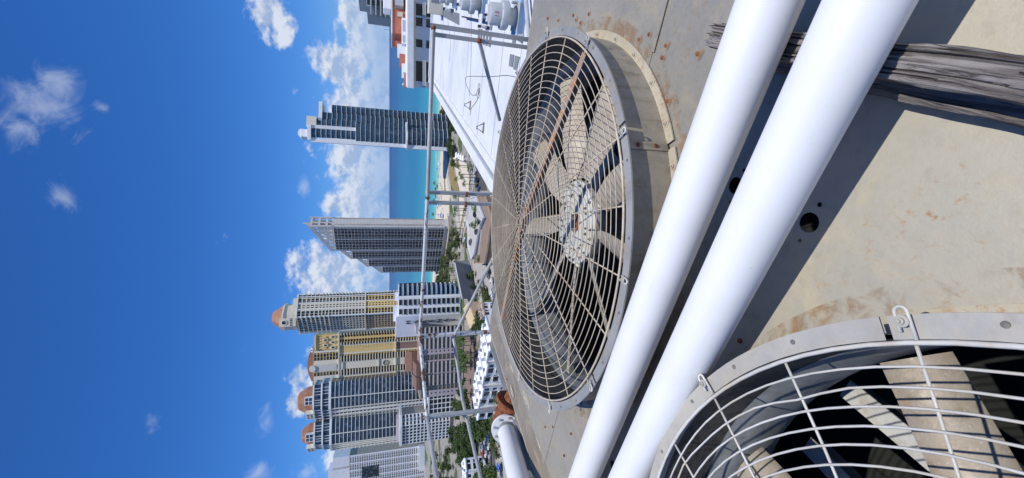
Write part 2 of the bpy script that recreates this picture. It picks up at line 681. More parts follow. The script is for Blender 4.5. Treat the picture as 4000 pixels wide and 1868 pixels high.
def near_mats():
    # weathered galvanised sheet: mottled zinc with chalky, dirty and rusty patches
    def zinc(name, c1, c2, rust=.5, rough=.55, metal=.25, dirt=(.20, .17, .12), dirt_amt=.45, warm=(.44, .37, .24), big=2.2, rth=.56, speck=0.0, spot=None, drip=0.0):
        m, q, b = new_mat(name)
        p = coords(q, 'World')
        n1 = q.noise(p, big, 6, .62, .5)
        n2 = q.noise(p, 14, 6, .65)
        n3 = q.noise(p, 60, 4, .6)
        vo = q.voronoi(p, 30)
        c = q.mix(q.step(n1, .38, .62), c1, c2)
        c = q.mix(q.math('MULTIPLY', q.step(q.noise(p, 3.7, 6, .65, .9), .48, .66), .6), c, warm)
        c = q.mix(q.math('MULTIPLY', q.step(n2, .5, .75), dirt_amt), c, dirt)
        c = q.mix(q.math('MULTIPLY', q.step(vo, .1, .6), .10), c, (.5, .5, .48))
        scr = q.noise(q.vec('MULTIPLY', p, (9, 90, 30)), 1.0, 3, .6)
        c = q.mix(q.math('MULTIPLY', q.step(scr, .68, .78), .25), c, (.6, .6, .56))
        if speck:
            c = q.mix(q.math('MULTIPLY', q.step(q.noise(p, 130, 3, .6), .60, .68), speck), c, (.62, .60, .56))
            c = q.mix(q.math('MULTIPLY', q.step(q.noise(p, 90, 4, .7), .58, .70), speck), c, (.085, .06, .04))
        if drip:
            dv = q.noise(q.vec('MULTIPLY', p, (11, 11, .9)), 1.0, 6, .65, .3)
            c = q.mix(q.math('MULTIPLY', q.step(dv, .5, .72), drip), c, (.12, .085, .045))
            c = q.mix(q.math('MULTIPLY', q.step(q.noise(q.vec('MULTIPLY', p, (23, 23, 1.6)), 1.0, 5, .6), .62, .74), drip), c, (.40, .27, .12))
        if spot:
            for sx0, sy0, sr in spot:
                dd_ = q.vec('LENGTH', q.vec('SUBTRACT', p, (sx0, sy0, ZD_)), out=1)
                k_ = q.math('MULTIPLY', q.step(dd_, sr, sr * .3), q.step(q.noise(q.vec('MULTIPLY', p, (1, .6, 1)), 34, 6, .72, .7), .56, .68))
                c = q.mix(q.math('MULTIPLY', k_, .42), c, (.42, .25, .12))
        r1 = q.math('MULTIPLY', q.step(q.noise(p, 1.3, 5, .6, .6), rth, rth + .16), q.step(q.noise(p, 26, 5, .7), .53, .66))
        c = q.mix(q.math('MULTIPLY', r1, rust), c, (.36, .17, .06))
        q.put(b.inputs['Base Color'], c)
        q.put(b.inputs['Roughness'], q.step(n2, .2, .8, rough - .12, rough + .15))
        b.inputs['Metallic'].default_value = metal
        b.inputs['Specular IOR Level'].default_value = .35
        bump(q, b, q.math('ADD', q.math('MULTIPLY', n1, 3.0), n3), .22, .004)
        return m
    zinc('deck_metal', (.265, .25, .215), (.345, .32, .262), rust=.8, warm=(.38, .325, .225), big=.9)
    zinc('deck_warm', (.36, .345, .30), (.45, .415, .325), rust=1.0, warm=(.50, .43, .29), big=.9, dirt=(.27, .25, .21), spot=[(*at_z(3330, 1010, 46.5).xy, .24), (*at_z(3480, 930, 46.5).xy, .16), (*at_z(3250, 1120, 46.5).xy, .16), (*at_z(3780, 1080, 46.5).xy, .2)])
    zinc('deck_edge', (.22, .18, .135), (.27, .23, .17), rust=.5, dirt=(.15, .12, .09))
    zinc('shell_metal', (.28, .25, .195), (.35, .31, .235), rust=.35, metal=.1, dirt=(.13, .11, .08), dirt_amt=.5, drip=.6)
    zinc('rim_metal', (.36, .345, .31), (.45, .43, .375), rust=.5, metal=.1, rough=.5, dirt=(.27, .24, .19), dirt_amt=.5, warm=(.48, .42, .31))
    zinc('rim_grey', (.25, .255, .255), (.32, .32, .31), rust=.3, metal=.15, rough=.5, dirt=(.17, .16, .14), dirt_amt=.45, warm=(.30, .27, .21))
    zinc('flange_metal', (.38, .33, .24), (.46, .42, .33), rust=1.0, metal=.1, dirt=(.33, .20, .10), dirt_amt=.75, rth=.40)
    zinc('inner_shade', (.035, .034, .031), (.055, .053, .047), rust=.2, metal=.1, dirt=(.02, .02, .018), dirt_amt=.6, warm=(.05, .045, .035))  # near-black for grime and for the shade a high sun leaves inside
    zinc('inner_metal', (.23, .25, .26), (.33, .35, .36), rust=.2, metal=.3, dirt=(.10, .11, .09), dirt_amt=.6, warm=(.16, .18, .13))
    zinc('hub_metal', (.50, .50, .45), (.60, .59, .53), rust=.45, metal=.1, dirt=(.40, .36, .26), dirt_amt=.4)
    zinc('blade_metal', (.33, .295, .24), (.43, .38, .305), rust=.9, metal=.1, dirt=(.22, .16, .11), dirt_amt=.55, warm=(.36, .29, .20), speck=.26)
    zinc('blade_brown', (.235, .195, .145), (.31, .265, .20), rust=.9, metal=.1, dirt=(.15, .105, .06), dirt_amt=.6, warm=(.30, .22, .14), speck=.34)
    zinc('beam_metal', (.45, .45, .43), (.55, .55, .52), rust=.2, metal=.2)
    zinc('wire_metal', (.52, .50, .44), (.68, .67, .62), rust=.7, metal=.1, dirt=(.42, .30, .18), dirt_amt=.55, warm=(.55, .46, .33))
    zinc('wire_rusty', (.43, .36, .265), (.57, .49, .37), rust=.9, metal=.05, dirt=(.36, .22, .11), dirt_amt=.7, warm=(.50, .38, .24))
    zinc('dark_metal', (.10, .10, .10), (.16, .16, .16), rust=.4, dirt=(.06, .06, .05))
    zinc('rail_metal', (.32, .335, .35), (.43, .445, .45), rust=.55, metal=.25, dirt=(.30, .24, .18), dirt_amt=.35, warm=(.44, .41, .36))
    mat('plenum_shade', (.012, .013, .012), .95, var=.3)

    # rust, flaking
    m, q, b = new_mat('rust')
    p = coords(q, 'World')
    n = q.noise(p, 18, 6, .7, .5)
    c = q.mix(q.step(n, .3, .7), (.085, .026, .013), (.31, .10, .034))
    c = q.mix(q.step(q.noise(p, 45, 4, .7), .6, .75), c, (.40, .22, .10))
    q.put(b.inputs['Base Color'], c)
    b.inputs['Roughness'].default_value = .85
    bump(q, b, q.noise(p, 60, 5, .7), .7, .006)
    # paint that peels off rusty steel
    m, q, b = new_mat('peeling')
    p = coords(q, 'World')
    n = q.noise(q.vec('MULTIPLY', p, (1, 1, 2)), 9, 7, .72, .6)
    big = q.noise(p, 1.6, 3, .5)
    f = q.step(q.math('MULTIPLY_ADD', big, .6, n), .80, .84)
    c = q.mix(f, (.55, .57, .57), q.mix(q.noise(p, 40, 4, .7), (.05, .020, .012), (.24, .10, .045)))
    q.put(b.inputs['Base Color'], c)
    q.put(b.inputs['Roughness'], q.step(f, 0, 1, .5, .9))
    bump(q, b, q.math('MULTIPLY', f, -1.0), .4, .002)

    # glossy white plastic jacket with dust in the wrinkles
    m, q, b = new_mat('pipe_white')
    p = coords(q, 'World')
    n = q.noise(p, 3.0, 5, .6)
    c = q.mix(q.step(n, .35, .75), (.755, .76, .755), (.71, .71, .69))
    c = q.mix(q.math('MULTIPLY', q.step(q.noise(p, 22, 5, .7), .58, .8), .30), c, (.60, .56, .46))
    c = q.mix(q.math('MULTIPLY', q.step(q.voronoi(p, 13), .035, .012), .6), c, (.36, .28, .20))
    c = q.mix(q.math('MULTIPLY', q.step(q.noise(q.vec('MULTIPLY', p, (3, 3, 40)), 1.0, 5, .6), .60, .8), .22), c, (.55, .53, .48))
    q.put(b.inputs['Base Color'], c)
    b.inputs['Roughness'].default_value = .42
    b.inputs['Specular IOR Level'].default_value = .35
    bump(q, b, q.noise(p, 90, 4, .6), .10, .001)

    # sun-bleached timber: grain runs along the local X axis
    m, q, b = new_mat('old_timber')
    p = coords(q, 'Object')
    wob = q.n('ShaderNodeTexNoise')
    q.put(wob.inputs['Vector'], p)
    wob.inputs['Scale'].default_value = 6.5
    wob.inputs['Detail'].default_value = 3
    p = q.vec('MULTIPLY_ADD', q.vec('SUBTRACT', wob.outputs['Color'], (.5, .5, .5)), (.03, .022, .022), p)
    st = q.vec('MULTIPLY', p, (2.2, 30, 30))
    n = q.noise(st, 1.0, 8, .62, .7)
    n2 = q.noise(q.vec('MULTIPLY', p, (5, 95, 95)), 1.0, 5, .65, .8)
    big = q.noise(p, 7, 3, .5)
    c = q.mix(q.step(n, .28, .70), (.10, .085, .078), (.33, .31, .295))
    c = q.mix(q.math('MULTIPLY', q.step(n2, .54, .64), .8), c, (.04, .033, .03))
    c = q.mix(q.math('MULTIPLY', q.step(big, .55, .72), .4), c, (.20, .13, .085))
    q.put(b.inputs['Base Color'], c)
    b.inputs['Roughness'].default_value = .9
    b.inputs['Specular IOR Level'].default_value = .15
    bump(q, b, q.math('ADD', n, q.math('MULTIPLY', n2, .7)), 1.0, .012)


near_mats()

# ------------------------------------------------------------------ cooling tower
E1 = Vector((.885, -.466, 0)).normalized()     # along the far deck edge, to the right
E2 = Vector((.466, .885, 0)).normalized()      # away from the camera
ZD, ZR1, ZR2 = 46.5, 46.8, 46.75
F1 = Vector((.150, 3.382, 0))
F2 = Vector((-1.669, .331, 0))


def dk(a, b_, z=ZD):
    p = E1 * a + E2 * b_
    return Vector((p.x, p.y, z))


def to_dk(p):
    return p.x * E1.x + p.y * E1.y, p.x * E2.x + p.y * E2.y


AL, AR, BN, BF = -4.17, 2.6, -3.6, 4.9          # deck edges in (E1, E2)
tower = thing('cooling_tower', dk(-.8, .6, 42), 'galvanised cooling tower deck carrying the two caged fans', 'cooling tower')
HR = 1.475
holes_xy = [(F1.x, F1.y, HR, 96), (F2.x, F2.y, HR, 96)]
hole_px = [(3166, 870, .038), (3207, 800, .009), (3130, 940, .008), (2875, 725, .038), (2908, 665, .008), (2855, 790, .008), (2395, 1815, .03)]
for hx, hy, hr in hole_px:
    p = at_z(hx, hy, ZD)
    holes_xy.append((p.x, p.y, hr, 32))


def deck_panel(a0, a1, b0, b1, z, m):
    mb = MB()
    pts = [dk(a0, b0), dk(a1, b0), dk(a1, b1), dk(a0, b1)]
    poly = [(p.x, p.y) for p in pts]
    hs_ = [h for h in holes_xy]
    cdt_panel(poly, hs_, z, .004, mb)
    o = mb.build('deck_panel', m, tower)
    return o


SEAM = 2.42
deck_panel(AL, AL + .42, BN, 2.05, ZD - .004, 'deck_edge')
deck_panel(AL, AL + .42, 2.045, BF, ZD + .000, 'deck_edge')
deck_panel(AL + .40, AR, BN, 1.26, ZD + .0075, 'deck_warm')
deck_panel(AL + .40, AR, 1.22, SEAM, ZD + .004, 'deck_metal')
deck_panel(AL + .40, AR, SEAM - .05, BF, ZD + .009, 'deck_metal')
# folded edges, gutters and walls of the tower
mb = MB()
for a0, b0, a1, b1 in ((AL, BN, AL, BF), (AL, BF, AR, BF), (AR, BF, AR, BN), (AR, BN, AL, BN)):
    p, q_ = dk(a0, b0), dk(a1, b1)
    d = (q_ - p).normalized()
    n = Vector((-d.y, d.x, 0))
    for i in range(1):
        z0, z1 = 42.0, ZD - .012
        o = n * -.02
        mb.quad((*(p + o).xy, z0), (*(q_ + o).xy, z0), (*(q_ + o).xy, z1), (*(p + o).xy, z1))
mb.build('casing', 'deck_metal', tower)
for a0, b0, a1, b1 in ((AL - .03, BN, AL - .03, BF + .02), (AL - .02, BF + .015, AR, BF + .015)):
    MB().bar(dk(a0, b0, ZD - .058), dk(a1, b1, ZD - .058), .03, .10).build('edge_angle', 'rim_metal', tower, bevel=.004)
MB().bar(dk(AL - .175, BN, ZD - .06), dk(AL - .175, BF, ZD - .06), .19, .012).build('gutter', 'dark_metal', tower)
MB().bar(dk(AL - .275, BN, ZD - .05), dk(AL - .275, BF, ZD - .05), .014, .05).build('gutter_lip', 'rail_metal', tower)
# floor under the fans, coloured near-black in place of the shade down there
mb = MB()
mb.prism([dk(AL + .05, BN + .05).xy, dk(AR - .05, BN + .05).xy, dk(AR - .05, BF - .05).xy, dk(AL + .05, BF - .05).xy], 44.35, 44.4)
mb.build('dark_floor', 'plenum_shade', tower)
# lap strip of the seam, rivets
MB().bar(dk(-.0, SEAM - .055, ZD + .0125), dk(AR, SEAM - .055, ZD + .0125), .035, .004).build('lap_strip', 'deck_metal', tower)
rust_stain, q, b = new_mat('rust_stain')
oc = coords(q, 'Generated')
dd = q.vec('LENGTH', q.vec('MULTIPLY', q.vec('SUBTRACT', oc, (.5, .5, 0)), (2, 2, 0)), out=1)
pw = coords(q, 'World')
fall = q.math('MULTIPLY_ADD', q.math('SUBTRACT', q.noise(pw, 30, 5, .7), .5), .9, q.math('SUBTRACT', 1.0, dd))
q.put(b.inputs['Base Color'], q.mix(q.noise(pw, 50, 4, .6), (.30, .12, .035), (.44, .24, .10)))
q.put(b.inputs['Alpha'], q.math('MULTIPLY', q.step(fall, .05, .9), .55))
b.inputs['Roughness'].default_value = .9
chalk, q, b = new_mat('chalk_stain')
oc = coords(q, 'Generated')
dd = q.vec('LENGTH', q.vec('MULTIPLY', q.vec('SUBTRACT', oc, (.5, .5, 0)), (2, 2, 0)), out=1)
pw = coords(q, 'World')
fall = q.math('MULTIPLY_ADD', q.math('SUBTRACT', q.noise(pw, 22, 5, .7), .5), 1.3, q.math('SUBTRACT', 1.0, dd))
ring = q.math('MULTIPLY', q.step(fall, -.05, .45), q.step(q.noise(pw, 35, 6, .75, .6), .36, .6))
q.put(b.inputs['Base Color'], q.mix(q.noise(pw, 40, 4, .6), (.62, .60, .50), (.46, .42, .28)))
q.put(b.inputs['Alpha'], q.math('MULTIPLY', ring, .85))
b.inputs['Roughness'].default_value = .95

rr_m, q, b = new_mat('rust_ring')
pw = coords(q, 'World')
n_ = q.noise(pw, 9, 6, .7, .5)
q.put(b.inputs['Base Color'], q.mix(q.noise(pw, 50, 4, .6), (.26, .12, .045), (.42, .25, .12)))
q.put(b.inputs['Alpha'], q.math('MULTIPLY', q.step(n_, .46, .70), .6))
b.inputs['Roughness'].default_value = .9
rivet_me = mesh_of(MB().lathe([(.0125, 0), (.0122, .004), (.009, .0075), (.0, .009)], n=12), 'rivet', 'rust', 40)
stain_me = mesh_of(MB().quad((-1, -1, 0), (1, -1, 0), (1, 1, 0), (-1, 1, 0)), 'stain', 'rust_stain')
chalk_me = mesh_of(MB().quad((-1, -1, 0), (1, -1, 0), (1, 1, 0), (-1, 1, 0)), 'stain', 'chalk_stain')
RIV = [(2535, 135), (2496, 155), (2600, 178), (2586, 225), (2725, 210), (2606, 395), (2268, 90), (2250, 78), (2180, 80), (2140, 72), (2300, 55),
       (1980, 1482), (2130, 1668), (2160, 1668), (2230, 1695), (2203, 1780), (2890, 1332), (2270, 1800), (2240, 60), (2220, 1560)]
for i, (x, y) in enumerate(RIV):
    p = at_z(x, y, ZD + .010)
    inst('rivet', rivet_me, tower, p, (0, 0, i), (.8 + .3 * random.random(),) * 3)
    if i < 12:
        k = .018 + .012 * random.random()
        inst('rust_stain', stain_me, tower, (p.x - .01, p.y - .02, ZD + .0145), (0, 0, .8 + .3 * random.random()), (k, k * 1.5, 1))
for x, y, sx_, sy_, a in ((2056, 1560, .16, .07, 1.2), (2000, 1440, .09, .035, 1.2), (2105, 1735, .12, .035, 1.15), (2000, 1530, .10, .05, 1.0)):
    p = at_z(x, y, ZD + .012)
    inst('scale_stain', chalk_me, tower, (p.x, p.y, ZD + .0135), (0, 0, a), (sx_, sy_, 1))
# row of bolts on the folded far edge
for i in range(9):
    p = dk(1.0 + i * .17, BF - .02, ZD + .012)
    inst('rivet', rivet_me, tower, p, (0, 0, 0), (1.5, 1.5, 1.6))


# ------------------------------------------------------------------ caged fans
def arc(c, r, z, a0, a1, n):
    return [(c.x + r * math.cos(a0 + (a1 - a0) * i / n), c.y + r * math.sin(a0 + (a1 - a0) * i / n), z) for i in range(n + 1)]


bolt_me = mesh_of(MB().lathe([(.024, 0), (.024, .003), (.012, .0035), (.012, .012), (.006, .013), (.006, .020), (0, .0205)], n=12), 'bolt', 'flange_metal', 30)
hubbolt_me = mesh_of(MB().lathe([(.013, 0), (.013, .012), (.007, .013), (.007, .024), (0, .025)], n=6), 'hub_bolt', 'dark_metal')
dot_me = mesh_of(MB().lathe([(.0085, 0), (.008, .002), (0, .0025)], n=10), 'rivet', 'dark_metal')
RO, RC, RI = 1.537, 1.480, 1.468
RT = 1.527


def make_fan(C, zr, phase_clip, phase_blade, label, bar_az=None, dent=0.0, wire='wire_metal', rim='rim_metal', blade='blade_metal', chord=1.0):
    t = thing('caged_fan', (C.x, C.y, ZD), label, 'fan')
    zd = ZD + .011
    # shell: two curved sheets lapped at a strap
    sh = MB().lathe([(RC, zd), (RC, zr - .004)], C.to_tuple(), 128)
    sh.build('shell', 'shell_metal', t, smooth=30)
    MB().lathe([(RI, zr - .006), (RI, zd - .10)], C.to_tuple(), 128).build('lining', 'inner_shade', t, smooth=True)
    # throat under the deck
    th = MB().lathe([(RI - .001, zd - .06), (1.455, zd - .10), (1.435, zd - .15), (1.43, zd - .30), (1.43, zd - .34), (1.44, zd - .40), (1.47, zd - .46)], C.to_tuple(), 96)
    th.build('throat', 'inner_metal', t, smooth=True)
    # base flange in four pieces with bolts
    for k in range(4):
        a0 = R(phase_clip + 28 + 90 * k)
        fl = MB()
        pr = [(RC - .002, 0), (RC - .002, .009), (RO, .009), (RO, 0)]
        fl.lathe([(r_, z) for r_, z in pr], (C.x, C.y, zd), 28, a0 + .012, a0 + PI / 2 - .012)
        f = fl.build('base_flange', 'flange_metal', t)
        for j in range(8):
            a = a0 + .09 + j * .2
            inst('bolt', bolt_me, t, (C.x + 1.508 * math.cos(a), C.y + 1.508 * math.sin(a), zd + .009), (0, 0, a))
    # rolled top rim in pieces
    for k in range(6):
        a0 = R(phase_clip + 60 * k + 2)
        fl = MB().lathe([(RI - .002, zr - .030), (RI - .002, zr), (RT, zr), (RT, zr - .009), (RC + .004, zr - .009)], C.to_tuple(), 24, a0 + .006, a0 + PI / 3 - .006)
        fl.build('rim', rim, t, smooth=25)
        for j in range(4):
            a = a0 + .16 + j * .235 + .05 * math.sin(9 * a0 + j)
            inst('rivet', dot_me, t, (C.x + 1.502 * math.cos(a), C.y + 1.502 * math.sin(a), zr + .0005))
    # ring of rust that has crept out from under the base flange
    MB().lathe([(RO - .01, .0), (RO + .09, .0)], (C.x, C.y, zd + .0045), 64).build('rust_ring', 'rust_ring', t)
    # straps on the shell
    for k in range(4):
        a = R(phase_clip + 28 + 90 * k)
        ca, sa = math.cos(a), math.sin(a)
        MB().bar((C.x + (RC + .004) * ca, C.y + (RC + .004) * sa, zd + .01), (C.x + (RC + .004) * ca, C.y + (RC + .004) * sa, zr - .013), .05, .006, up=(ca, sa, 0)).build('strap', 'shell_metal', t, bevel=.002)
        for z in (.09, .20):
            m4 = Matrix.Rotation(a, 3, 'Z') @ Matrix.Rotation(PI / 2, 3, 'Y')
            MB().lathe([(.013, 0), (.012, .006), (0, .008)], (C.x + (RC + .007) * ca, C.y + (RC + .007) * sa, zd + z), 10, m=m4).build('bolt', 'rust', t)
    # guard: rings and spokes of wire on a flat cone
    ZA = .125

    def gz(r, az=0.0):
        z = zr + .012 + ZA * (1 - r / RI) ** 1.15
        return z - dent * max(0.0, math.sin(2.3 * az + 1.2)) * max(0.0, 1 - abs(r - 1.1) / .45) * .05
    rings = [.03, .058] + [.092 + i * .0503 for i in range(27)] + [1.458]
    for i, r_ in enumerate(rings):
        w = (.0031 if wire == 'wire_rusty' else .0038) if r_ < 1.4 else .0068
        n = 24 if r_ < .3 else (56 if r_ < .8 else 96)
        ph = random.random() * 6
        pts = []
        for j in range(n):
            a = 2 * PI * j / n
            rr = r_ + .0035 * math.sin(3 * a + ph) + .002 * math.sin(7 * a + 2 * ph)
            if dent and i == len(rings) - 3:      # a kinked wire
                rr += .018 * math.exp(-((a - 1.05) / .10) ** 2) - .015 * math.exp(-((a - .52) / .08) ** 2)
            pts.append((C.x + rr * math.cos(a), C.y + rr * math.sin(a), gz(rr, a)))
        MB().tube(pts, w, 6, closed=True).build('guard_ring', wire, t, smooth=True)
    for k in range(24):
        a = R(phase_clip + 15 * k)
        ca, sa = math.cos(a), math.sin(a)
        r0 = .035 if k % 4 == 0 else (.115 if k % 2 == 0 else .42)
        pts = [(C.x + r_ * ca, C.y + r_ * sa, gz(r_, a) - .0075) for r_ in [r0 + (1.452 - r0) * j / 8 for j in range(9)]]
        sp = MB().tube(pts, .0048, 6).build('guard_spoke', wire, t, smooth=True)
        if k % 2 == 0:      # hooked clip that holds the guard down on the rim
            mb = MB()
            lp = []
            sd = Vector((-sa, ca, 0))
            for j in range(13):
                an = -PI / 2 + PI * j / 12
                lp.append(Vector((C.x, C.y, zr + .016)) + Vector((ca, sa, 0)) * (1.534 + .014 * math.cos(an)) + sd * (.014 * math.sin(an)))
            lp = [Vector((C.x + 1.465 * ca, C.y + 1.465 * sa, zr + .012)) - sd * .014] + lp + [Vector((C.x + 1.485 * ca, C.y + 1.485 * sa, zr + .014)) + sd * .014]
            mb.tube(lp, .0046, 6)
            cl = mb.build('clip', 'wire_metal', t, smooth=True)
            MB().lathe([(.016, 0), (.016, .003), (.009, .004), (.009, .011), (.005, .012), (.005, .018), (0, .019)], (C.x + 1.512 * ca, C.y + 1.512 * sa, zr + .020), 12).build('bolt', 'rim_metal', cl, smooth=30)
    # rusty angle iron under the guard, right across the fan
    if bar_az is not None:
        a = R(bar_az)
        ca, sa = math.cos(a), math.sin(a)
        for s in (1, -1):
            p0 = (C.x, C.y, gz(0) - .055)
            p1 = (C.x + s * 1.44 * ca, C.y + s * 1.44 * sa, zr - .012)
            m = MB().bar(p0, p1, .008, .05)
            m.bar((p0[0], p0[1], p0[2] + .025), (p1[0], p1[1], p1[2] + .025), .062, .006)
            m.build('guard_bar', 'rust_bar', t)
    # hub with bolts and blades
    zh = zr - .395
    MB().lathe([(.0, -.10), (.095, -.10), (.095, .0), (.36, .0), (.373, -.006), (.373, -.05), (.33, -.06), (.33, -.13), (0, -.13)], (C.x, C.y, zh), 64).build('hub', 'hub_metal', t, smooth=30)
    MB().lathe([(.0, -.03), (.045, -.03), (.05, -.045), (.094, -.05), (.094, -.098)], (C.x, C.y, zh), 24).build('shaft', 'rust', t, smooth=30)
    for k in range(9):
        a = R(phase_blade + 40 * k)
        for rr, da in ((.335, .12), (.335, -.12), (.25, .10), (.25, -.10)):
            inst('hub_bolt', hubbolt_me, t, (C.x + rr * math.cos(a + da), C.y + rr * math.sin(a + da), zh), (0, 0, a))
        # blade: cambered, pitched sheet with a rounded root clamp
        ca, sa = math.cos(a), math.sin(a)
        er, et = Vector((ca, sa, 0)), Vector((-sa, ca, 0))
        bm_v, bm_f = [], []
        NS, NC = 10, 6
        for i in range(NS + 1):
            u = i / NS
            rr = .40 + u * 1.01
            ch = chord * (.13 + .09 * min(1, u * 4) - .03 * u)
            pit = R(32 - 5 * u)
            for j in range(NC + 1):
                w = (j / NC - .5)
                x = w * ch
                z = .03 * (1 - (2 * w) ** 2) * (1 if True else 0)
                p = er * rr + et * (x * math.cos(pit) - z * math.sin(pit) * .5) + Vector((0, 0, x * math.sin(pit) + z * math.cos(pit)))
                bm_v.append((C.x + p.x, C.y + p.y, zh - .06 + p.z))
        K = NC + 1
        top = [(i * K + j, (i + 1) * K + j, (i + 1) * K + j + 1, i * K + j + 1) for i in range(NS) for j in range(NC)]
        off = len(bm_v)
        bm_v += [(x, y, z - .004) for x, y, z in bm_v]
        bot = [tuple(off + q_ for q_ in f[::-1]) for f in top]
        rim_ = []
        loop = [i * K for i in range(NS + 1)] + [NS * K + j for j in range(1, K)] + [i * K + NC for i in range(NS - 1, -1, -1)] + [j for j in range(NC - 1, 0, -1)]
        for i in range(len(loop)):
            i2 = (i + 1) % len(loop)
            rim_.append((loop[i], off + loop[i], off + loop[i2], loop[i2]))
        bl = MB().add(bm_v, top + bot + rim_).build('blade', blade, t, smooth=40)
        MB().tube([Vector((C.x, C.y, zh - .075)) + er * .30, Vector((C.x, C.y, zh - .07)) + er * .47], [.035, .026], 10).build('blade_root', 'hub_metal', bl, smooth=40)
    # beams that carry the drive
    for k, (a, off_) in enumerate(((R(36 + phase_blade), .22), (R(36 + phase_blade), -.22))):
        ca, sa = math.cos(a), math.sin(a)
        o = Vector((-sa, ca, 0)) * off_
        mb = MB()
        p0 = Vector((C.x, C.y, zh - .62)) + o - Vector((ca, sa, 0)) * 1.5
        p1 = Vector((C.x, C.y, zh - .62)) + o + Vector((ca, sa, 0)) * 1.5
        mb.bar(p0, p1, .11, .008)
        mb.bar(p0 + Vector((0, 0, -.07)), p1 + Vector((0, 0, -.07)), .008, .13)
        mb.build('beam', 'beam_metal', t)
    MB().box((C.x, C.y, zh - .45), (.34, .34, .32), R(phase_blade)).build('gear_box', 'dark_metal', t, bevel=.02)
    return t


m_, q, b = new_mat('rust_bar')
p = coords(q, 'World')
n = q.noise(p, 14, 6, .7, .5)
c = q.mix(q.step(n, .4, .6), (.26, .22, .19), (.42, .19, .08))
q.put(b.inputs['Base Color'], q.mix(q.step(q.noise(p, 40, 4), .55, .7), c, (.46, .30, .18)))
b.inputs['Roughness'].default_value = .8
fan_a = make_fan(F1, ZR1, -14.0, 10.0, 'whole round caged fan behind the white pipes, nine blades and bolted hub', -44.5, 0.0, 'wire_rusty', 'rim_grey', chord=1.25)
fan_b = make_fan(F2, ZR2, -0.5 + 15, 26.0, 'caged fan cut off at the picture corner, in front of the white pipes', None, 1.0, blade='blade_brown')

# ------------------------------------------------------------------ the two long white pipes and the timber under them
az = R(-33.2)
PD = Vector((math.cos(az), math.sin(az), 0))
PN = Vector((-PD.y, PD.x, 0))
ZP, RP = 48 - 1.20, .1021


def long_pipe(centre_px_dir, r, label):
    """axis through the point where the view ray meets the pipe's height"""
    d = Vector(centre_px_dir)
    p = CAM + d * ((ZP - CAM.z) / d.z)
    pd = Vector((.836, -.5467, .048)).normalized()      # the pair falls gently to the left
    a, b_ = p - pd * 3.4, p + pd * 2.2
    t = thing('white_pipe', (p.x, p.y, ZD), label, 'pipe', 'long white pipes across the deck')
    MB().tube([a + (b_ - a) * (i / 24) for i in range(25)], r, 40).build('jacket', 'pipe_white', t, smooth=40)
    return p


pf = long_pipe((.43599543, .59731625, -.67314284), .1021, 'long white pipe beside the whole fan, farther of the parallel pair')
pn = long_pipe((.37328597, .51205827, -.77359803), .1010, 'long white pipe beside the cut-off fan, nearer of the parallel pair')


def timber(name, a, b_, w, h, z0, label):
    """weathered baulk from a to b, with frayed ends and split faces"""
    a, b_ = Vector(a), Vector(b_)
    d = (b_ - a).normalized()
    L = (b_ - a).length
    rz = math.atan2(d.y, d.x)
    nx, ny, nz = 90, 26, 5
    rnd = random.Random(len(name) + int(L * 100))
    mb = MB()
    vs, idx = [], {}
    groove = [rnd.uniform(-1, 1) for _ in range(40)]

    def P(i, j, k):
        key = (i, j, k)
        if key not in idx:
            u, v, s_ = i / nx, j / ny - .5, k / nz
            x = u * L
            y = v * w
            z = s_ * h
            wob = .0018 * math.sin(u * 9 + 1) + .0015 * math.sin(u * 23)
            y += wob
            if k == nz:
                gj = groove[(j * 7) % 40]
                gsel = .003 * gj + .003 * math.sin(u * 13 + j * .6)
                if gj > .45 and math.sin(u * (5 + 3 * gj) + j * 1.9) > -.2:      # split running with the grain
                    gsel -= .016 * gj
                z += gsel - .003
            if j in (0, ny):
                y += (.004 * math.sin(u * 31 + k) + .003 * groove[k]) * (1 if j else -1)
                if k == nz:
                    z -= .008
            if i in (0, nx):
                x += (.03 * groove[(j * 5 + k * 3) % 40]) * (1 if i else 1)
            idx[key] = len(vs)
            vs.append((x, y, z))
        return idx[key]
    fs = []
    for i in range(nx):
        for j in range(ny):
            fs.append((P(i, j, nz), P(i + 1, j, nz), P(i + 1, j + 1, nz), P(i, j + 1, nz)))
            fs.append((P(i, j, 0), P(i, j + 1, 0), P(i + 1, j + 1, 0), P(i + 1, j, 0)))
        for k in range(nz):
            fs.append((P(i, 0, k), P(i + 1, 0, k), P(i + 1, 0, k + 1), P(i, 0, k + 1)))
            fs.append((P(i, ny, k), P(i, ny, k + 1), P(i + 1, ny, k + 1), P(i + 1, ny, k)))
    for j in range(ny):
        for k in range(nz):
            fs.append((P(0, j, k), P(0, j, k + 1), P(0, j + 1, k + 1), P(0, j + 1, k)))
            fs.append((P(nx, j, k), P(nx, j + 1, k), P(nx, j + 1, k + 1), P(nx, j, k + 1)))
    mb.add(vs, fs)
    o = mb.build(name, 'old_timber', smooth=50)
    o.location = (a.x, a.y, z0)
    o.rotation_euler = (0, 0, rz)
    return tag(o, label, 'timber')


zt = ZP - .1021 - ZD - .013
c_near, c_far = Vector((.339, .532, 0)), Vector((.866, 1.438, 0))
td = (c_far - c_near).normalized()
tn = Vector((td.y, -td.x, 0))
timber('timber_baulk', c_near - td * .7, c_far, .092, zt * .55, ZD + .013 + zt * .45, 'split grey timber on top, carrying both white pipes')
timber('timber_plank', c_near - td * .7 - tn * .030, c_far + td * .03 - tn * .012, .140, zt * .44, ZD + .013, 'dark weathered plank lying under the split grey timber')

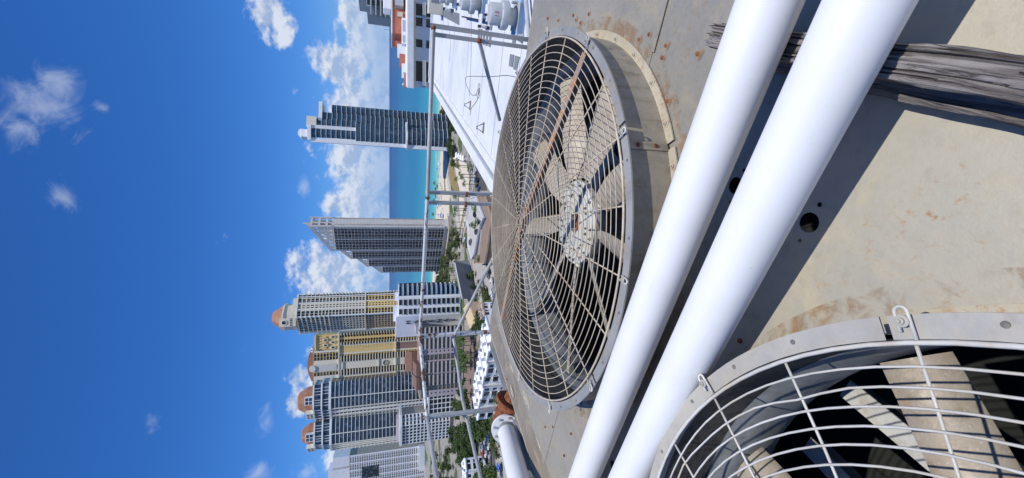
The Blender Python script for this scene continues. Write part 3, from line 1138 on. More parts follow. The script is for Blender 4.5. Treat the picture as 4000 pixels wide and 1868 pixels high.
# ------------------------------------------------------------------ pipe with flange and rusted elbow at the deck edge
t = thing('flanged_pipe', (-2.55, 4.6, ZD - .2), 'thick white pipe ending in a bolted flange and a rusted elbow', 'pipe')
k3 = 1.16
pa, pb = CAM + Vector((-2.172, 3.572, -1.126)) * k3, CAM + Vector((-2.126, 4.34, -1.236)) * k3
d3 = (pb - pa).normalized()
r3 = .116
MB().tube([pa - d3 * 2.2, pa, pb], r3, 36).build('jacket', 'pipe_white', t, smooth=40)
q3 = d3.to_track_quat('Z', 'Y').to_matrix()
MB().lathe([(r3 * .95, 0), (r3 * .95, .10)], pb.to_tuple(), 32, m=q3).build('pipe_neck', 'inner_metal', t, smooth=True)
fp = pb + d3 * .09
fl = MB().lathe([(r3 * .9, 0), (.188, 0), (.188, .04), (r3 * .9, .04)], fp.to_tuple(), 40, m=q3).build('flange', 'pipe_white', t, smooth=30)
for k in range(8):
    a = 2 * PI * (k + .3) / 8
    c = fp + q3 @ Vector((.156 * math.cos(a), .156 * math.sin(a), -.018))
    MB().lathe([(0, 0), (.017, 0), (.017, .018)], c.to_tuple(), 6, m=q3).build('flange_bolt', 'rail_metal', fl)
# elbow: forged bend turning towards the tower and down
el_pts, el_r = [], []
p0 = fp + d3 * .045
side = Vector((.90, -.25, -.36)).normalized()
for i in range(13):
    a = PI / 2 * i / 12
    el_pts.append(p0 + d3 * (.04 + .17 * math.sin(a)) + side * (.20 * (1 - math.cos(a))))
    el_r.append(.168 + .006 * math.sin(i * 1.7))
el_pts = [p0] + el_pts + [el_pts[-1] + side * .05]
el_r = [.176] + el_r + [.170]
MB().tube(el_pts, el_r, 24).build('elbow', 'rust', t, smooth=40)
pe = el_pts[-1]
qe = side.to_track_quat('Z', 'Y').to_matrix()
MB().lathe([(.10, 0), (.225, 0), (.235, .025), (.225, .05), (.10, .045)], pe.to_tuple(), 28, m=qe).build('rusted_flange', 'rust', t, smooth=30)
MB().tube([pe, pe + side * .35], .13, 20).build('inlet', 'rust', t, smooth=40)
MB().bar(pe + Vector((-.28, .05, .20)), pe + Vector((-.02, .02, .16)), .012, .07).build('bracket', 'rust', t)
MB().bar(pe + Vector((-.20, .05, .10)), pe + Vector((.02, .02, .12)), .06, .012).build('bracket', 'rust', t)

# ------------------------------------------------------------------ guard rail on the deck edge
rl = thing('guard_rail', dk(AL, BF, ZD), 'grey tube guard rail with peeling paint along the far deck edge', 'railing')
ZT = 48 - .45


def rail_pt(X, Y, z=ZT):
    return at_z(X, Y, z)


TR = [rail_pt(1693, 110), rail_pt(1670, 772), rail_pt(1640, 1318)]
TL = [rail_pt(1640, 1322), rail_pt(1668, 1630, 48 - .51), rail_pt(1708, 1880, 48 - .51), rail_pt(1790, 2100, 48 - .51)]
MB().tube([TR[0] + (TR[0] - TR[1]).normalized() * .02, TR[1]], .0245, 14).build('top_rail', 'rail_metal', rl, smooth=40)
MB().tube([TR[1], TR[2]], .0245, 14).build('top_rail', 'peeling', rl, smooth=40)
MB().tube([TL[0], TL[1]], .026, 14).build('top_rail', 'peeling', rl, smooth=40)
MB().tube([TL[1], TL[2], TL[3]], .026, 14).build('top_rail', 'rail_metal', rl, smooth=40)
MIDZ = 48 - .98
ML = [at_z(1770, 1310, MIDZ), at_z(1807, 1565, 48 - 1.10), at_z(1878, 1868, 48 - 1.10), at_z(2000, 2150, 48 - 1.10)]
MB().tube([ML[0], ML[1]], .024, 12).build('mid_rail', 'rail_metal', rl, smooth=40)
MB().tube([ML[1], ML[2], ML[3]], .024, 12).build('mid_rail', 'rail_metal', rl, smooth=40)


def post(p, w, m, top=.03, ztop=ZT, zbot=ZD - .4, dx=0.0):
    lean = 0.0
    return MB().bar((p.x + dx, p.y, zbot), (p.x, p.y, ztop + top), w, w, up=(E2.x, E2.y, 0)).build('post', m, rl, bevel=.004)


d01 = (TR[1] - TR[0]).normalized()
post(TR[0] + d01 * .06 + E2 * .028, .045, 'rail_metal', .012)
MB().bar((*(TR[0] - d01 * .02 + E2 * .05).xy, ZD - .4), (*(TR[0] - d01 * .02 + E2 * .05).xy, ZT + .03), .05, .008, up=(E2.x, E2.y, 0)).build('post', 'rail_metal', rl)
post(TR[1] - d01 * .055 + E2 * .032, .042, 'rail_metal', .03)
post(TR[1] + d01 * .075 + E2 * .032, .042, 'rail_metal', .03)
post(TR[2] + E2 * .02, .05, 'peeling', .0)
post(TL[1], .05, 'rail_metal', .0)
post(TL[3] + (TL[3] - TL[2]) * .5, .05, 'rail_metal', .0)
# slanting braces
pr = TR[0] + d01 * .06
MB().tube([(pr.x, pr.y, MIDZ + .03), at_z(1952, 470, ZD + .12)], .022, 12).build('brace', 'rail_metal', rl, smooth=40)
pc = TR[2]
MB().tube([(pc.x, pc.y, MIDZ), at_z(1938, 985, ZD + .15)], .022, 12).build('brace', 'rail_metal', rl, smooth=40)
for p in (Vector((pr.x, pr.y, MIDZ + .03)), Vector((pc.x, pc.y, MIDZ)), Vector((TL[1].x, TL[1].y, ZT)), Vector((TR[1].x, TR[1].y, ZT)), Vector((TR[0].x, TR[0].y, ZT))):
    MB().lathe([(0, -.028), (.024, -.022), (.030, 0), (.024, .022), (0, .028)], p.to_tuple(), 14).build('weld', 'rust', rl, smooth=True)
for p in (TR[1] - d01 * .055, TR[1] + d01 * .075):
    MB().box((p.x, p.y - .0, MIDZ + .05), (.05, .05, .03), .3).build('weld', 'rust', rl)

# ------------------------------------------------------------------ white roof of the building we stand on
mat('roof_white', (.60, .625, .66), .8, var=.07, scale=.35, dirt=(.46, .45, .42), dirt_amt=.55, dscale=.22)
mat('parapet_white', (.64, .66, .68), .75, var=.05, scale=.8, dirt=(.55, .50, .43), dirt_amt=.5, dscale=.9)
mat('roof_grey', (.19, .205, .225), .85, var=.12, scale=3)
mat('vent_grey', (.40, .42, .43), .55, var=.07, scale=4, dirt=(.30, .28, .24), dirt_amt=.35, dscale=2.5)
mat('vent_beige', (.55, .52, .42), .7, var=.08, scale=4)
mat('curb_blue', (.30, .42, .58), .6, var=.08)
mat('red_paint', (.45, .05, .06), .7)
mat('black_rubber', (.02, .02, .02), .6)
mat('plank', (.28, .17, .08), .85, var=.2)
mat('stucco_white', (.70, .72, .75), .85, var=.05, scale=.6, dirt=(.60, .61, .62), dirt_amt=.4, dscale=.15)
mat('terracotta', (.50, .17, .105), .85, var=.14, scale=.5, dirt=(.38, .13, .08), dirt_amt=.4, dscale=.2)
glass_mat('glass_dark', (.012, .016, .02), (.10, .12, .14), .35)
ZF = 42.0
own = thing('white_roofed_building', dk(10, 30, 0), 'long building with a white flat roof below the deck, right of the street', 'building')
RA0, RA1, RB0, RB1 = -8.55, 34.0, -9.0, 68.0
fp = [dk(RA0, RB0).xy, dk(RA1, RB0).xy, dk(RA1, RB1).xy, dk(RA0, RB1).xy]
MB().prism(fp, 0.0, ZF - .02).build('wall', 'stucco_white', own)
MB().prism([dk(RA0 + .9, RB0 + .9).xy, dk(RA1 - .9, RB0 + .9).xy, dk(RA1 - .9, RB1 - .9).xy, dk(RA0 + .9, RB1 - .9).xy], ZF - .019, ZF).build('roof', 'roof_white', own)
for a0, b0, a1, b1 in ((RA0 + .38, RB0, RA0 + .38, RB1), (RA0, RB1 - .38, RA1, RB1 - .38)):
    p0, p1 = dk(a0, b0, ZF + .14), dk(a1, b1, ZF + .14)
    L = (p1 - p0).length
    k = int(L / 9)
    for i in range(k):
        u0, u1 = p0 + (p1 - p0) * (i / k) + (p1 - p0) * (.004 / L), p0 + (p1 - p0) * ((i + 1) / k) - (p1 - p0) * (.03 / L)
        MB().bar(u0, u1, .78, .30).build('parapet_block', 'parapet_white', own, bevel=.02)
for a0, b0, a1, b1 in ((RA0 + .84, RB0, RA0 + .84, RB1 - .9), (RA0 + .9, RB1 - .84, RA1, RB1 - .84)):
    MB().bar(dk(a0, b0, ZF - .01), dk(a1, b1, ZF - .01), .09, .012).build('gutter', 'roof_grey', own)
# inner kerb on the roof side
for a0, b0, a1, b1 in ((RA0 + 1.22, RB0, RA0 + 1.22, RB1 - 1.2), (RA0 + 1.22, RB1 - 1.22, RA1, RB1 - 1.22)):
    MB().bar(dk(a0, b0, ZF + .04), dk(a1, b1, ZF + .04), .62, .10).build('kerb', 'parapet_white', own, bevel=.02)
for e2v in (20.5, 24.2, 29.0, 35.5, 44.0, 54.0):
    MB().bar(dk(RA0 + 1.6, e2v, ZF + .006), dk(RA1 - 2, e2v + .3, ZF + .006), .035, .008).build('roof_seam', 'roof_grey', own)
# flat grey mats
MATPX = [[(1725 + i * 5.35, 37 + i * 1.2), (1728.6 + i * 5.35, 37.5 + i * 1.2), (1728.6 + i * 5.35, 63.5 + i * 2.85), (1725 + i * 5.35, 63 + i * 2.85)] for i in range(13)]
MATPX += [[(x, -4), (x + 4, -4), (x + 4, 25), (x, 25)] for x in (1789, 1797, 1805, 1812)]
MATPX += [[(1909, 17), (1919, 18), (1916, 68), (1905, 66)], [(1929, 20), (1941, 24), (1936, 75), (1924, 70)], [(1945, 25), (1957, 28), (1950, 80), (1941, 76)],
          [(1915, 83), (1923, 85), (1919, 119), (1911, 117)], [(1868, 112), (1874, 113), (1870, 172), (1864, 170)], [(1878, 113), (1882, 114), (1879, 174), (1874, 173)],
          [(1887, 118), (1893, 120), (1890, 176), (1884, 174)], [(1899, 124), (1905, 125), (1902, 180), (1896, 178)], [(1911, 128), (1919, 130), (1914, 184), (1907, 182)],
          [(2004, 126), (2017, 130), (2009, 182), (1999, 180)], [(2078, 52), (2098, 58), (2090, 124), (2070, 118)], [(2064, 146), (2084, 150), (2076, 190), (2058, 188)],
          [(1992, 211), (2006, 214), (2000, 262), (1987, 258)], [(2011, 217), (2028, 222), (2016, 276), (2004, 270)]]
ORD = ('first', 'second', 'third', 'fourth', 'fifth', 'sixth', 'seventh', 'eighth', 'ninth', 'tenth', 'eleventh', 'twelfth', 'thirteenth')
for mi, pts in enumerate(MATPX):
    if mi < 13:
        lab = '%s flat grey strip of the thirteen-strip row, counted from the far roof edge' % ORD[mi]
    elif mi < 17:
        lab = '%s of four flat grey strips at the border before the farthest ventilator' % ORD[mi - 13]
    else:
        lab = '%s flat grey strip of the scattered group by the numbered ventilator' % ORD[min(mi - 17, 12)] if mi < 30 else 'flat grey strip nearest to the fan guard on the white roof'
    mb = MB()
    P = [at_z(x, y, ZF + .05) for x, y in pts]
    mb.prism([p.xy for p in P], ZF + .005, ZF + .05)
    tag(mb.build('roof_mat', 'roof_grey', org=(P[0].x, P[0].y, ZF)), lab, 'roof mat', 'grey strips on the white roof')


def ventilator(X, Y, label, num=None, s=1.0):
    p = at_z(X, Y, ZF)
    t = thing('roof_ventilator', (p.x, p.y, ZF), label, 'ventilator', 'mushroom ventilators on the white roof')
    rz = math.atan2(E1.y, E1.x)
    MB().box((p.x, p.y, ZF + .16), (1.5 * s, 1.1 * s, .32), rz).build('curb', 'curb_blue', t, bevel=.02)
    MB().box((p.x, p.y, ZF + .335), (1.2 * s, 1.2 * s, .03), rz).build('base_plate', 'vent_grey', t)
    c = (p.x, p.y, ZF + .35)
    MB().lathe([(.37 * s, 0), (.37 * s, .42 * s)], c, 40).build('neck', 'vent_beige', t, smooth=True)
    MB().lathe([(.30 * s, .40 * s), (.58 * s, .38 * s), (.62 * s, .42 * s), (.63 * s, .62 * s), (.60 * s, .70 * s), (.50 * s, .735 * s), (.48 * s, .74 * s)], c, 48).build('hood', 'vent_grey', t, smooth=35)
    MB().lathe([(.485 * s, .73 * s), (.47 * s, 1.20 * s), (.45 * s, 1.23 * s), (.0, 1.25 * s)], c, 48).build('cap', 'vent_grey', t, smooth=35)
    for k in range(8):
        a = k * PI / 4
        MB().lathe([(.02, 0), (.02, .02), (0, .022)], (p.x + .56 * s * math.cos(a), p.y + .56 * s * math.sin(a), ZF + .35 + .705 * s), 8).build('bolt', 'rust', t)
    if num:
        cu = bpy.data.curves.new('number', 'FONT')
        cu.body = num
        cu.size = .26
        cu.align_x = 'CENTER'
        to = bpy.data.objects.new('number', cu)
        COL.objects.link(to)
        dg = bpy.context.evaluated_depsgraph_get()
        me = bpy.data.meshes.new_from_object(to.evaluated_get(dg))
        bpy.data.objects.remove(to)
        me.materials.clear()
        me.materials.append(MATS['red_paint'])
        fa = math.atan2(-p.y, -p.x) + .02          # facing the viewer
        rad = .482 * s
        for v in me.vertices:                        # wrap round the cap
            a = fa + v.co.x / rad
            h = ZF + .35 + .90 * s + v.co.y
            v.co = ((rad + .004) * math.cos(a), (rad + .004) * math.sin(a), h - ZF)
        o = bpy.data.objects.new('number', me)
        COL.objects.link(o)
        o.parent = t
    return t


ventilator(2040, 72, 'grey mushroom ventilator with red number 13, nearest on the white roof', '13')
ventilator(1897, 22, 'grey mushroom ventilator behind the numbered one on the white roof', None, 1.0)
ventilator(1786, -2, 'farthest grey mushroom ventilator, beside the beige box on the white roof', None, 1.0)
p = at_z(1732, 4, ZF)
t = thing('air_handler', (p.x, p.y, ZF), 'beige box-shaped air handler on the far end of the white roof', 'air handler')
MB().box((p.x, p.y, ZF + .9), (3.0, 2.2, 1.6), -.48).build('casing', 'vent_beige', t, bevel=.03)
MB().box((p.x, p.y, ZF + .05), (3.2, 2.4, .1), -.48).build('base_plate', 'roof_grey', t)
MB().box((p.x - .3, p.y - 1.05, ZF + 1.0), (1.2, .12, .9), -.48).build('grille', 'roof_grey', t)


def rooftop_pipe(path, r, label, name='roof_pipe', m='vent_grey'):
    mb = MB().tube(path, r, 12)
    o = mb.build(name, m, smooth=40, org=Vector(path[0]))
    return tag(o, label, 'pipe')


P0, P1 = at_z(2030, -20, ZF + .9), at_z(2062, 178, ZF + .35)
P0.z = ZF + .9
P1.z = ZF + .35
rooftop_pipe([at_z(2050, -60, ZF + .25), at_z(2068, 172, ZF + .25)], .10, 'pale round pipe lying on the white roof near the numbered ventilator')
a = at_z(2026, 12, ZF + .3)
rooftop_pipe([(a.x, a.y, ZF), (a.x, a.y, ZF + .55), (a.x - .02, a.y, ZF + .62)], .07, 'short upright vent pipe behind the numbered ventilator', 'vent_pipe')
a = at_z(2042, 150, ZF)
t = thing('roof_lamp', (a.x, a.y, ZF), 'small bell-shaped grey vent cap in front of the numbered ventilator', 'vent cap')
MB().lathe([(.20, .02), (.20, .06), (.13, .24), (.09, .27), (0, .28)], (a.x, a.y, ZF), 24).build('cap', 'vent_grey', t, smooth=30)
MB().lathe([(.24, 0), (.24, .02), (0, .021)], (a.x, a.y, ZF), 24).build('base_plate', 'roof_grey', t, smooth=30)


def valve_group(X, Y, label, s=1.0):
    a = at_z(X, Y, ZF)
    t = thing('pipe_manifold', (a.x, a.y, ZF), label, 'pipe work')
    d1, d2 = E1 * s, E2 * s
    for k in range(3):
        o = a + d2 * (k * .35 - .35)
        MB().tube([o + Vector((0, 0, .02)), o + Vector((0, 0, .5 * s)), o + d1 * .7 + Vector((0, 0, .5 * s))], .05 * s, 8).build('riser', 'paint_white', t, smooth=40)
        MB().lathe([(.10 * s, 0), (.10 * s, .03), (.02, .04), (.02, .10), (0, .1)], (o.x, o.y, ZF + .52 * s), 12).build('hand_wheel', 'black_rubber', t)
    MB().tube([a - d2 * .7 + Vector((0, 0, .25 * s)), a + d2 * .7 + Vector((0, 0, .25 * s))], .06 * s, 10).build('header', 'vent_grey', t, smooth=40)
    for k in (-1, 1):
        MB().box(a + d2 * (.55 * k) + Vector((0, 0, .1 * s)), (.12, .12, .2 * s)).build('foot', 'black_rubber', t)


valve_group(1905, 108, 'white pipe manifold with hand wheels beside the rows of grey strips', 1.0)
valve_group(1768, 40, 'white pipe manifold next to the striped grey grille, far on the roof', 1.6)
valve_group(1818, 22, 'white pipe manifold in front of the farthest ventilator', 1.2)
valve_group(1925, 62, 'black valve cluster between the grey strips, left of the numbered ventilator', .8)
a, b_ = at_z(1809, 66, ZF + .3), at_z(1888, 82, ZF + .3)
o = MB().bar(a, b_, .10, .25).build('beam', 'black_rubber', org=a)
tag(o, 'long dark beam lying on the white roof below the second ventilator', 'beam')


def stand(X, Y, label, s=1.0):
    a = at_z(X, Y, ZF)
    t = thing('pipe_stand', (a.x, a.y, ZF), label, 'stand', 'little stands on the white roof')
    MB().box((a.x, a.y, ZF + .03), (.75 * s, .25 * s, .05), math.atan2(E1.y, E1.x)).build('foot_board', 'plank', t)
    top = Vector((a.x, a.y, ZF + .5 * s))
    for k in (-1, 1):
        for j in (-.6, .6):
            MB().tube([Vector((a.x, a.y, ZF + .05)) + E1 * (.3 * s * k) + E2 * (.1 * j), top + E1 * (.05 * k)], .018, 6).build('leg', 'black_rubber', t)
    MB().bar(top - E1 * .12, top + E1 * .12, .04, .04).build('head', 'black_rubber', t)


stand(1838, 412, 'small dark trestle near the middle of the white roof', .9)
stand(1890, 500, 'small dark trestle nearer the roof edge, closer than its twin', .95)


def cable(px, label, r=.014):
    P = [at_z(1400 + x / 2.674, y / 2.674, ZF + .02) for x, y in px]
    pts = []
    for i in range(len(P) - 1):
        a0, a1, a2, a3 = P[max(i - 1, 0)], P[i], P[i + 1], P[min(i + 2, len(P) - 1)]
        for k in range(6):
            u = k / 6
            pts.append(.5 * ((2 * a1) + (a2 - a0) * u + (2 * a0 - 5 * a1 + 4 * a2 - a3) * u * u + (3 * a1 - a0 - 3 * a2 + a3) * u ** 3))
    pts.append(P[-1])
    o = MB().tube(pts, r, 6).build('cable', 'black_rubber', smooth=True, org=pts[0])
    tag(o, label, 'cable')


cable([(1640, 805), (1540, 788), (1440, 797), (1330, 800), (1132, 803), (1124, 870), (1150, 940), (1190, 995), (1225, 992), (1245, 1030), (1215, 1085), (1180, 1130), (1165, 1205)], 'thin black cable wandering over the white roof')
cable([(1225, 1000), (1248, 930), (1252, 880), (1268, 885), (1262, 950), (1247, 1000), (1258, 925), (1266, 990), (1240, 1040)], 'small coil of black cable on the white roof')
cable([(1180, 60), (1180, 400), (1175, 640), (1160, 1000)], 'straight thin cable lying across the white roof', .010)
cable([(925, 60), (935, 220), (960, 440), (950, 640)], 'thin cable near the far edge of the white roof', .012)

# ------------------------------------------------------------------ neighbouring hotel wing with eaves and red penthouse
FH = 3.0
ph = thing('eaved_wing', (70, 132, 0), 'white wing with a deep flat eave and dark windows beyond the white roof', 'building')
py = 127.0
xa, xb = at_y(1640, 343, py).x, 110.0
MB().prism([(xa, py), (xb, py), (xb + 14, py + 24), (xa * 1.23, py + 24)], 0, 41.0).build('wall', 'stucco_white', ph)
MB().prism([(xa - 1.2, py - 2.2), (xb, py - 2.2), (xb + 14, py + 25), (xa * 1.23, py + 25)], 41.02, 42.9).build('eave', 'stucco_white', ph, bevel=.05)
wins = Many('window')
for (yl, yr) in ((240, 318), (155, 185), (70, 103), (16, 62)):
    for z in (39.3, 36.3, 33.3, 30.3):
        x0, x1 = at_y(1640, yl, py).x, at_y(1640, yr, py).x
        x0, x1 = min(x0, x1), max(x0, x1)
        wins.put('glass_dark', ((x0 + x1) / 2, py - .02, z), (x1 - x0, .12, 1.9))
wins.flush(ph)
fr = Many('window_frame')
for (yl, yr) in ((155, 185), (70, 103)):
    for z in (39.3, 36.3, 33.3):
        x0, x1 = sorted((at_y(1640, yl, py).x, at_y(1640, yr, py).x))
        fr.put('stucco_white', ((x0 + x1) / 2, py - .12, z - 1.05), (x1 - x0 + .5, .3, .16))
        fr.put('stucco_white', ((x0 + x1) / 2, py - .07, z + 1.05), (x1 - x0 + .4, .2, .14))
fr.flush(ph)
for (yl, yr) in ((240, 340), (16, 66)):
    x0, x1 = sorted((at_y(1640, yl, py).x, at_y(1640, yr, py).x))
    for z in (37.9, 34.9):
        MB().box(((x0 + x1) / 2, py - .7, z - .35), (x1 - x0, 1.4, .18)).build('balcony', 'stucco_white', ph)
        MB().box(((x0 + x1) / 2, py - 1.38, z + .15), (x1 - x0, .05, .8)).build('balcony_rail', 'vent_grey', ph)
rp = thing('red_penthouse', (85, 145, 42.9), 'terracotta penthouse with white roof rim on top of the eaved wing', 'penthouse')
yq = 139.0
x0 = at_y(1560, 132, yq).x
MB().prism([(x0, yq), (108, yq), (108, yq + 10), (x0, yq + 10)], 42.9, 47.0).build('wall', 'terracotta', rp)
MB().prism([(x0 - .3, yq - .3), (108, yq - .3), (108, yq + 10.3), (x0 - .3, yq + 10.3)], 47.02, 47.35).build('roof_rim', 'paint_white', rp)
MB().box((x0 + 6, yq - .4, 44.6), (1.5, .6, 1.6)).build('yellow_panel', 'vent_beige', rp)
MB().box((at_y(1590, 15, yq).x, yq - 1.2, 44.9), (4.4, 2.2, 2.6)).build('stair_house', 'vent_grey', rp, bevel=.05)
MB().box((at_y(1590, 10, yq).x, yq + 3, 48.6), (5, 4, 2.5)).build('water_tank', 'paint_white', rp, bevel=.3)
MB().tube([(at_y(1530, 107, yq).x, yq + 2, 47.3), (at_y(1530, 107, yq).x, yq + 2, 49.6)], .04, 6).build('mast', 'black_rubber', rp)
# low red terrace walls running back along the roof
tw = thing('terrace_wall', (60, 150, 42.9), 'low red and white terrace wall receding behind the terracotta penthouse', 'wall')
ya = 139.0
for i in range(6):
    y0 = 133 + i * 2.5
    xs = at_y(1600, 345 - i * 38, y0).x
    MB().box((xs + 2.2, y0, 43.25 + .33 * i), (4.6, .35, .6 + .6 * i)).build('wall_section', 'terracotta' if i % 2 == 0 else 'paint_white', tw)
for i, (yy, nm) in enumerate(((285, 'white dish-shaped lamp on the terrace wall'), (332, 'pale round lamp at the corner of the eave'))):
    a = at_y(1594, yy, 134)
    t = thing('terrace_lamp', (a.x, a.y, 42.9), nm, 'lamp')
    MB().tube([(a.x, a.y, 42.9), (a.x, a.y, 43.5)], .06, 8).build('stem', 'black_rubber', t)
    MB().lathe([(.0, -.3), (.32, -.2), (.42, 0), (.3, .2), (0, .28)], (a.x, a.y, 43.75), 16).build('globe', 'paint_white', t, smooth=True)
# low sheds with white tops on the eaved wing
for yy, w, nm in ((110, 5, 'white plant box on the eaved wing, right of the red terrace'), (160, 3, 'small white plant box on the eaved wing near the red terrace')):
    a = at_y(1596, yy, 133)
    t = thing('plant_box', (a.x, a.y, 42.9), nm, 'plant box')
    MB().box((a.x, a.y, 43.6), (w, 2, 1.3)).build('casing', 'paint_white', t, bevel=.06)
    MB().box((a.x, a.y - 1.02, 43.6), (w * .7, .06, .7)).build('grille', 'vent_grey', t)

# far block with stepped balconies
fb = thing('stepped_balcony_block', (190, 310, 0), 'pale block with stepped balconies rising behind the red penthouse', 'building')
yb = 300.0
xl = at_y(1470, 62, yb).x
MB().prism([(xl + 6, yb), (xl + 40, yb), (xl + 40, yb + 25), (xl + 6, yb + 25)], 0, 63).build('wall', 'vent_grey', fb)
MB().prism([(xl + 12, yb + 3), (xl + 30, yb + 3), (xl + 30, yb + 20), (xl + 12, yb + 20)], 63.0, 68.5).build('penthouse', 'vent_grey', fb)
bal, bwin = Many('balcony'), Many('window')
for f in range(18):
    z = 60.0 - f * 3.2
    bal.put('vent_grey', (xl + 5, yb - 1.0, z), (12, 3.4, .9))
    bwin.put('glass_dark', (xl + 9, yb - .06, z + 1.6), (4.5, .12, 1.9))
    bwin.put('glass_dark', (xl + 18, yb - .06, z + 1.6), (5, .12, 1.9))
bal.flush(fb)
bwin.flush(fb)
MB().prism([(xl, yb + 1), (xl + 6, yb + 1), (xl + 6, yb + 10), (xl, yb + 10)], 0, 58).build('stair_tower', 'vent_grey', fb)

# ------------------------------------------------------------------ towers along the beach
mat('cream', (.68, .63, .50), .85, var=.05, scale=.3)
mat('golden', (.72, .53, .23), .85, var=.06, scale=.3)
mat('sand_wall', (.60, .45, .27), .85, var=.06, scale=.3)
mat('mauve', (.27, .175, .155), .85, var=.06, scale=.3)
mat('taupe', (.36, .33, .28), .85, var=.06, scale=.3)
mat('st_grey', (.60, .58, .54), .85, var=.05, scale=.3)
mat('pure_white', (.78, .79, .80), .75, var=.03, scale=.3)
mat('slab_pale', (.74, .76, .74), .75, var=.05, scale=.4)
mat('slab_cream', (.72, .68, .57), .75, var=.05, scale=.4)
mat('copper_roof', (.36, .175, .10), .65, var=.12, scale=.25)
mat('brown_roof', (.20, .11, .085), .8, var=.1, scale=.4)
mat('pale_violet', (.45, .40, .41), .85, var=.05, scale=.3)
mat('balcony_blue', (.22, .38, .55), .35, var=.1, scale=.5)
mat('rail_glass', (.22, .27, .30), .2, var=.15, scale=.6, spec=.6)
mat('baluster', (.50, .47, .43), .8, var=.2, scale=2)
mat('tan_wall', (.48, .36, .25), .85, var=.06, scale=.4)
mat('slope_grey', (.22, .23, .235), .8, var=.05, scale=.3)
mat('leaf_shadow', (.05, .055, .06), .8, var=.1)
mat('teal', (.05, .30, .30), .6)
mat('letter_shade', (.10, .11, .13), .7)
mat('brown_deck', (.235, .175, .13), .85, var=.1, scale=.25)
glass_mat('glass_blue', (.035, .075, .12), (.09, .155, .215), .45, .10, spec=.4)
glass_mat('glass_twin', (.025, .042, .072), (.11, .145, .19), .4, .10, spec=.5)
glass_mat('glass_room', (.028, .030, .034), (.27, .25, .22), .4, .2)
glass_mat('glass_cool', (.018, .030, .050), (.12, .17, .23), .3, .12)


def V2(x, y):
    return Vector((x, y))


def facade(wall, panes, P0, P1, z0, nf, fh, cols, rec=.35, pane_t=.06, rails=None):
    """a face seen from outside, P0 left, P1 right; cols = (width, kind, ...): 'p' plain, 'w' window (glass, sill, head, side)"""
    d = (P1 - P0)
    L = d.length
    d = d / L
    n = Vector((d.y, -d.x))
    rz = math.atan2(d.y, d.x)
    tot = sum(c[0] for c in cols)
    x = 0.0
    ztop = z0 + nf * fh

    def W3(u, dep, z):
        p = P0 + d * u - n * dep
        return (p.x, p.y, z)

    def rect(mb, u0, u1, za, zb, dep=0.0):
        if u1 - u0 > 1e-4 and zb - za > 1e-4:
            mb.quad(W3(u0, dep, za), W3(u1, dep, za), W3(u1, dep, zb), W3(u0, dep, zb))
    for c in cols:
        w = c[0] / tot * L
        mbw = wall[c[1][1:]] if len(c[1]) > 1 else wall['']
        if c[1][0] == 'p':
            rect(mbw, x, x + w, z0, ztop)
        else:
            gl, sill, head, side = c[2:6]
            u0, u1 = x + side, x + w - side
            rect(mbw, x, u0, z0, ztop)
            rect(mbw, u1, x + w, z0, ztop)
            # reveals run the full height at the sides
            mbw.quad(W3(u0, 0, z0), W3(u0, rec, z0), W3(u0, rec, ztop), W3(u0, 0, ztop))
            mbw.quad(W3(u1, rec, z0), W3(u1, 0, z0), W3(u1, 0, ztop), W3(u1, rec, ztop))
            for f in range(nf):
                za, zb = z0 + f * fh, z0 + (f + 1) * fh
                rect(mbw, u0, u1, za, za + sill)
                rect(mbw, u0, u1, zb - head, zb)
                mbw.quad(W3(u0, 0, za + sill), W3(u1, 0, za + sill), W3(u1, rec, za + sill), W3(u0, rec, za + sill))
                mbw.quad(W3(u0, rec, zb - head), W3(u1, rec, zb - head), W3(u1, 0, zb - head), W3(u0, 0, zb - head))
                cc = W3((u0 + u1) / 2, rec, (za + sill + zb - head) / 2)
                panes.put(gl, cc, (u1 - u0, pane_t, zb - head - za - sill), rz)
                if len(c) > 6 and rails is not None:      # balcony: (projection, slab material, rail material)
                    pr, sm, rm = c[6:9]
                    q_ = P0 + d * ((u0 + u1) / 2) + n * (pr / 2)
                    rails[0].put(sm, (q_.x, q_.y, za + .05), (u1 - u0 + .25, pr + .3, .22), rz)
                    q_ = P0 + d * ((u0 + u1) / 2) + n * pr
                    rails[1].put(rm, (q_.x, q_.y, za + .62), (u1 - u0 + .2, .06, .9), rz)
        x += w


def shrink(poly, off):
    c = sum((Vector(p) for p in poly), Vector((0, 0))) / len(poly)
    out = []
    for p in poly:
        v = Vector(p) - c
        out.append(c + v * max(.2, 1 - off / max(v.length, 1e-3)))
    return out


def tower(name, poly, z0, z1, label, core_mat, cat='tower', off=.7):
    c = sum((Vector(p) for p in poly), Vector((0, 0))) / len(poly)
    t = thing(name, (c.x, c.y, 0), label, cat)
    MB().prism([tuple(p) for p in shrink(poly, off)], z0, z1 - .05).build('core', core_mat, t)
    return t


def close_walls(wall, t, names):
    for k, m in names.items():
        if wall[k].f:
            wall[k].build('wall', m, t)


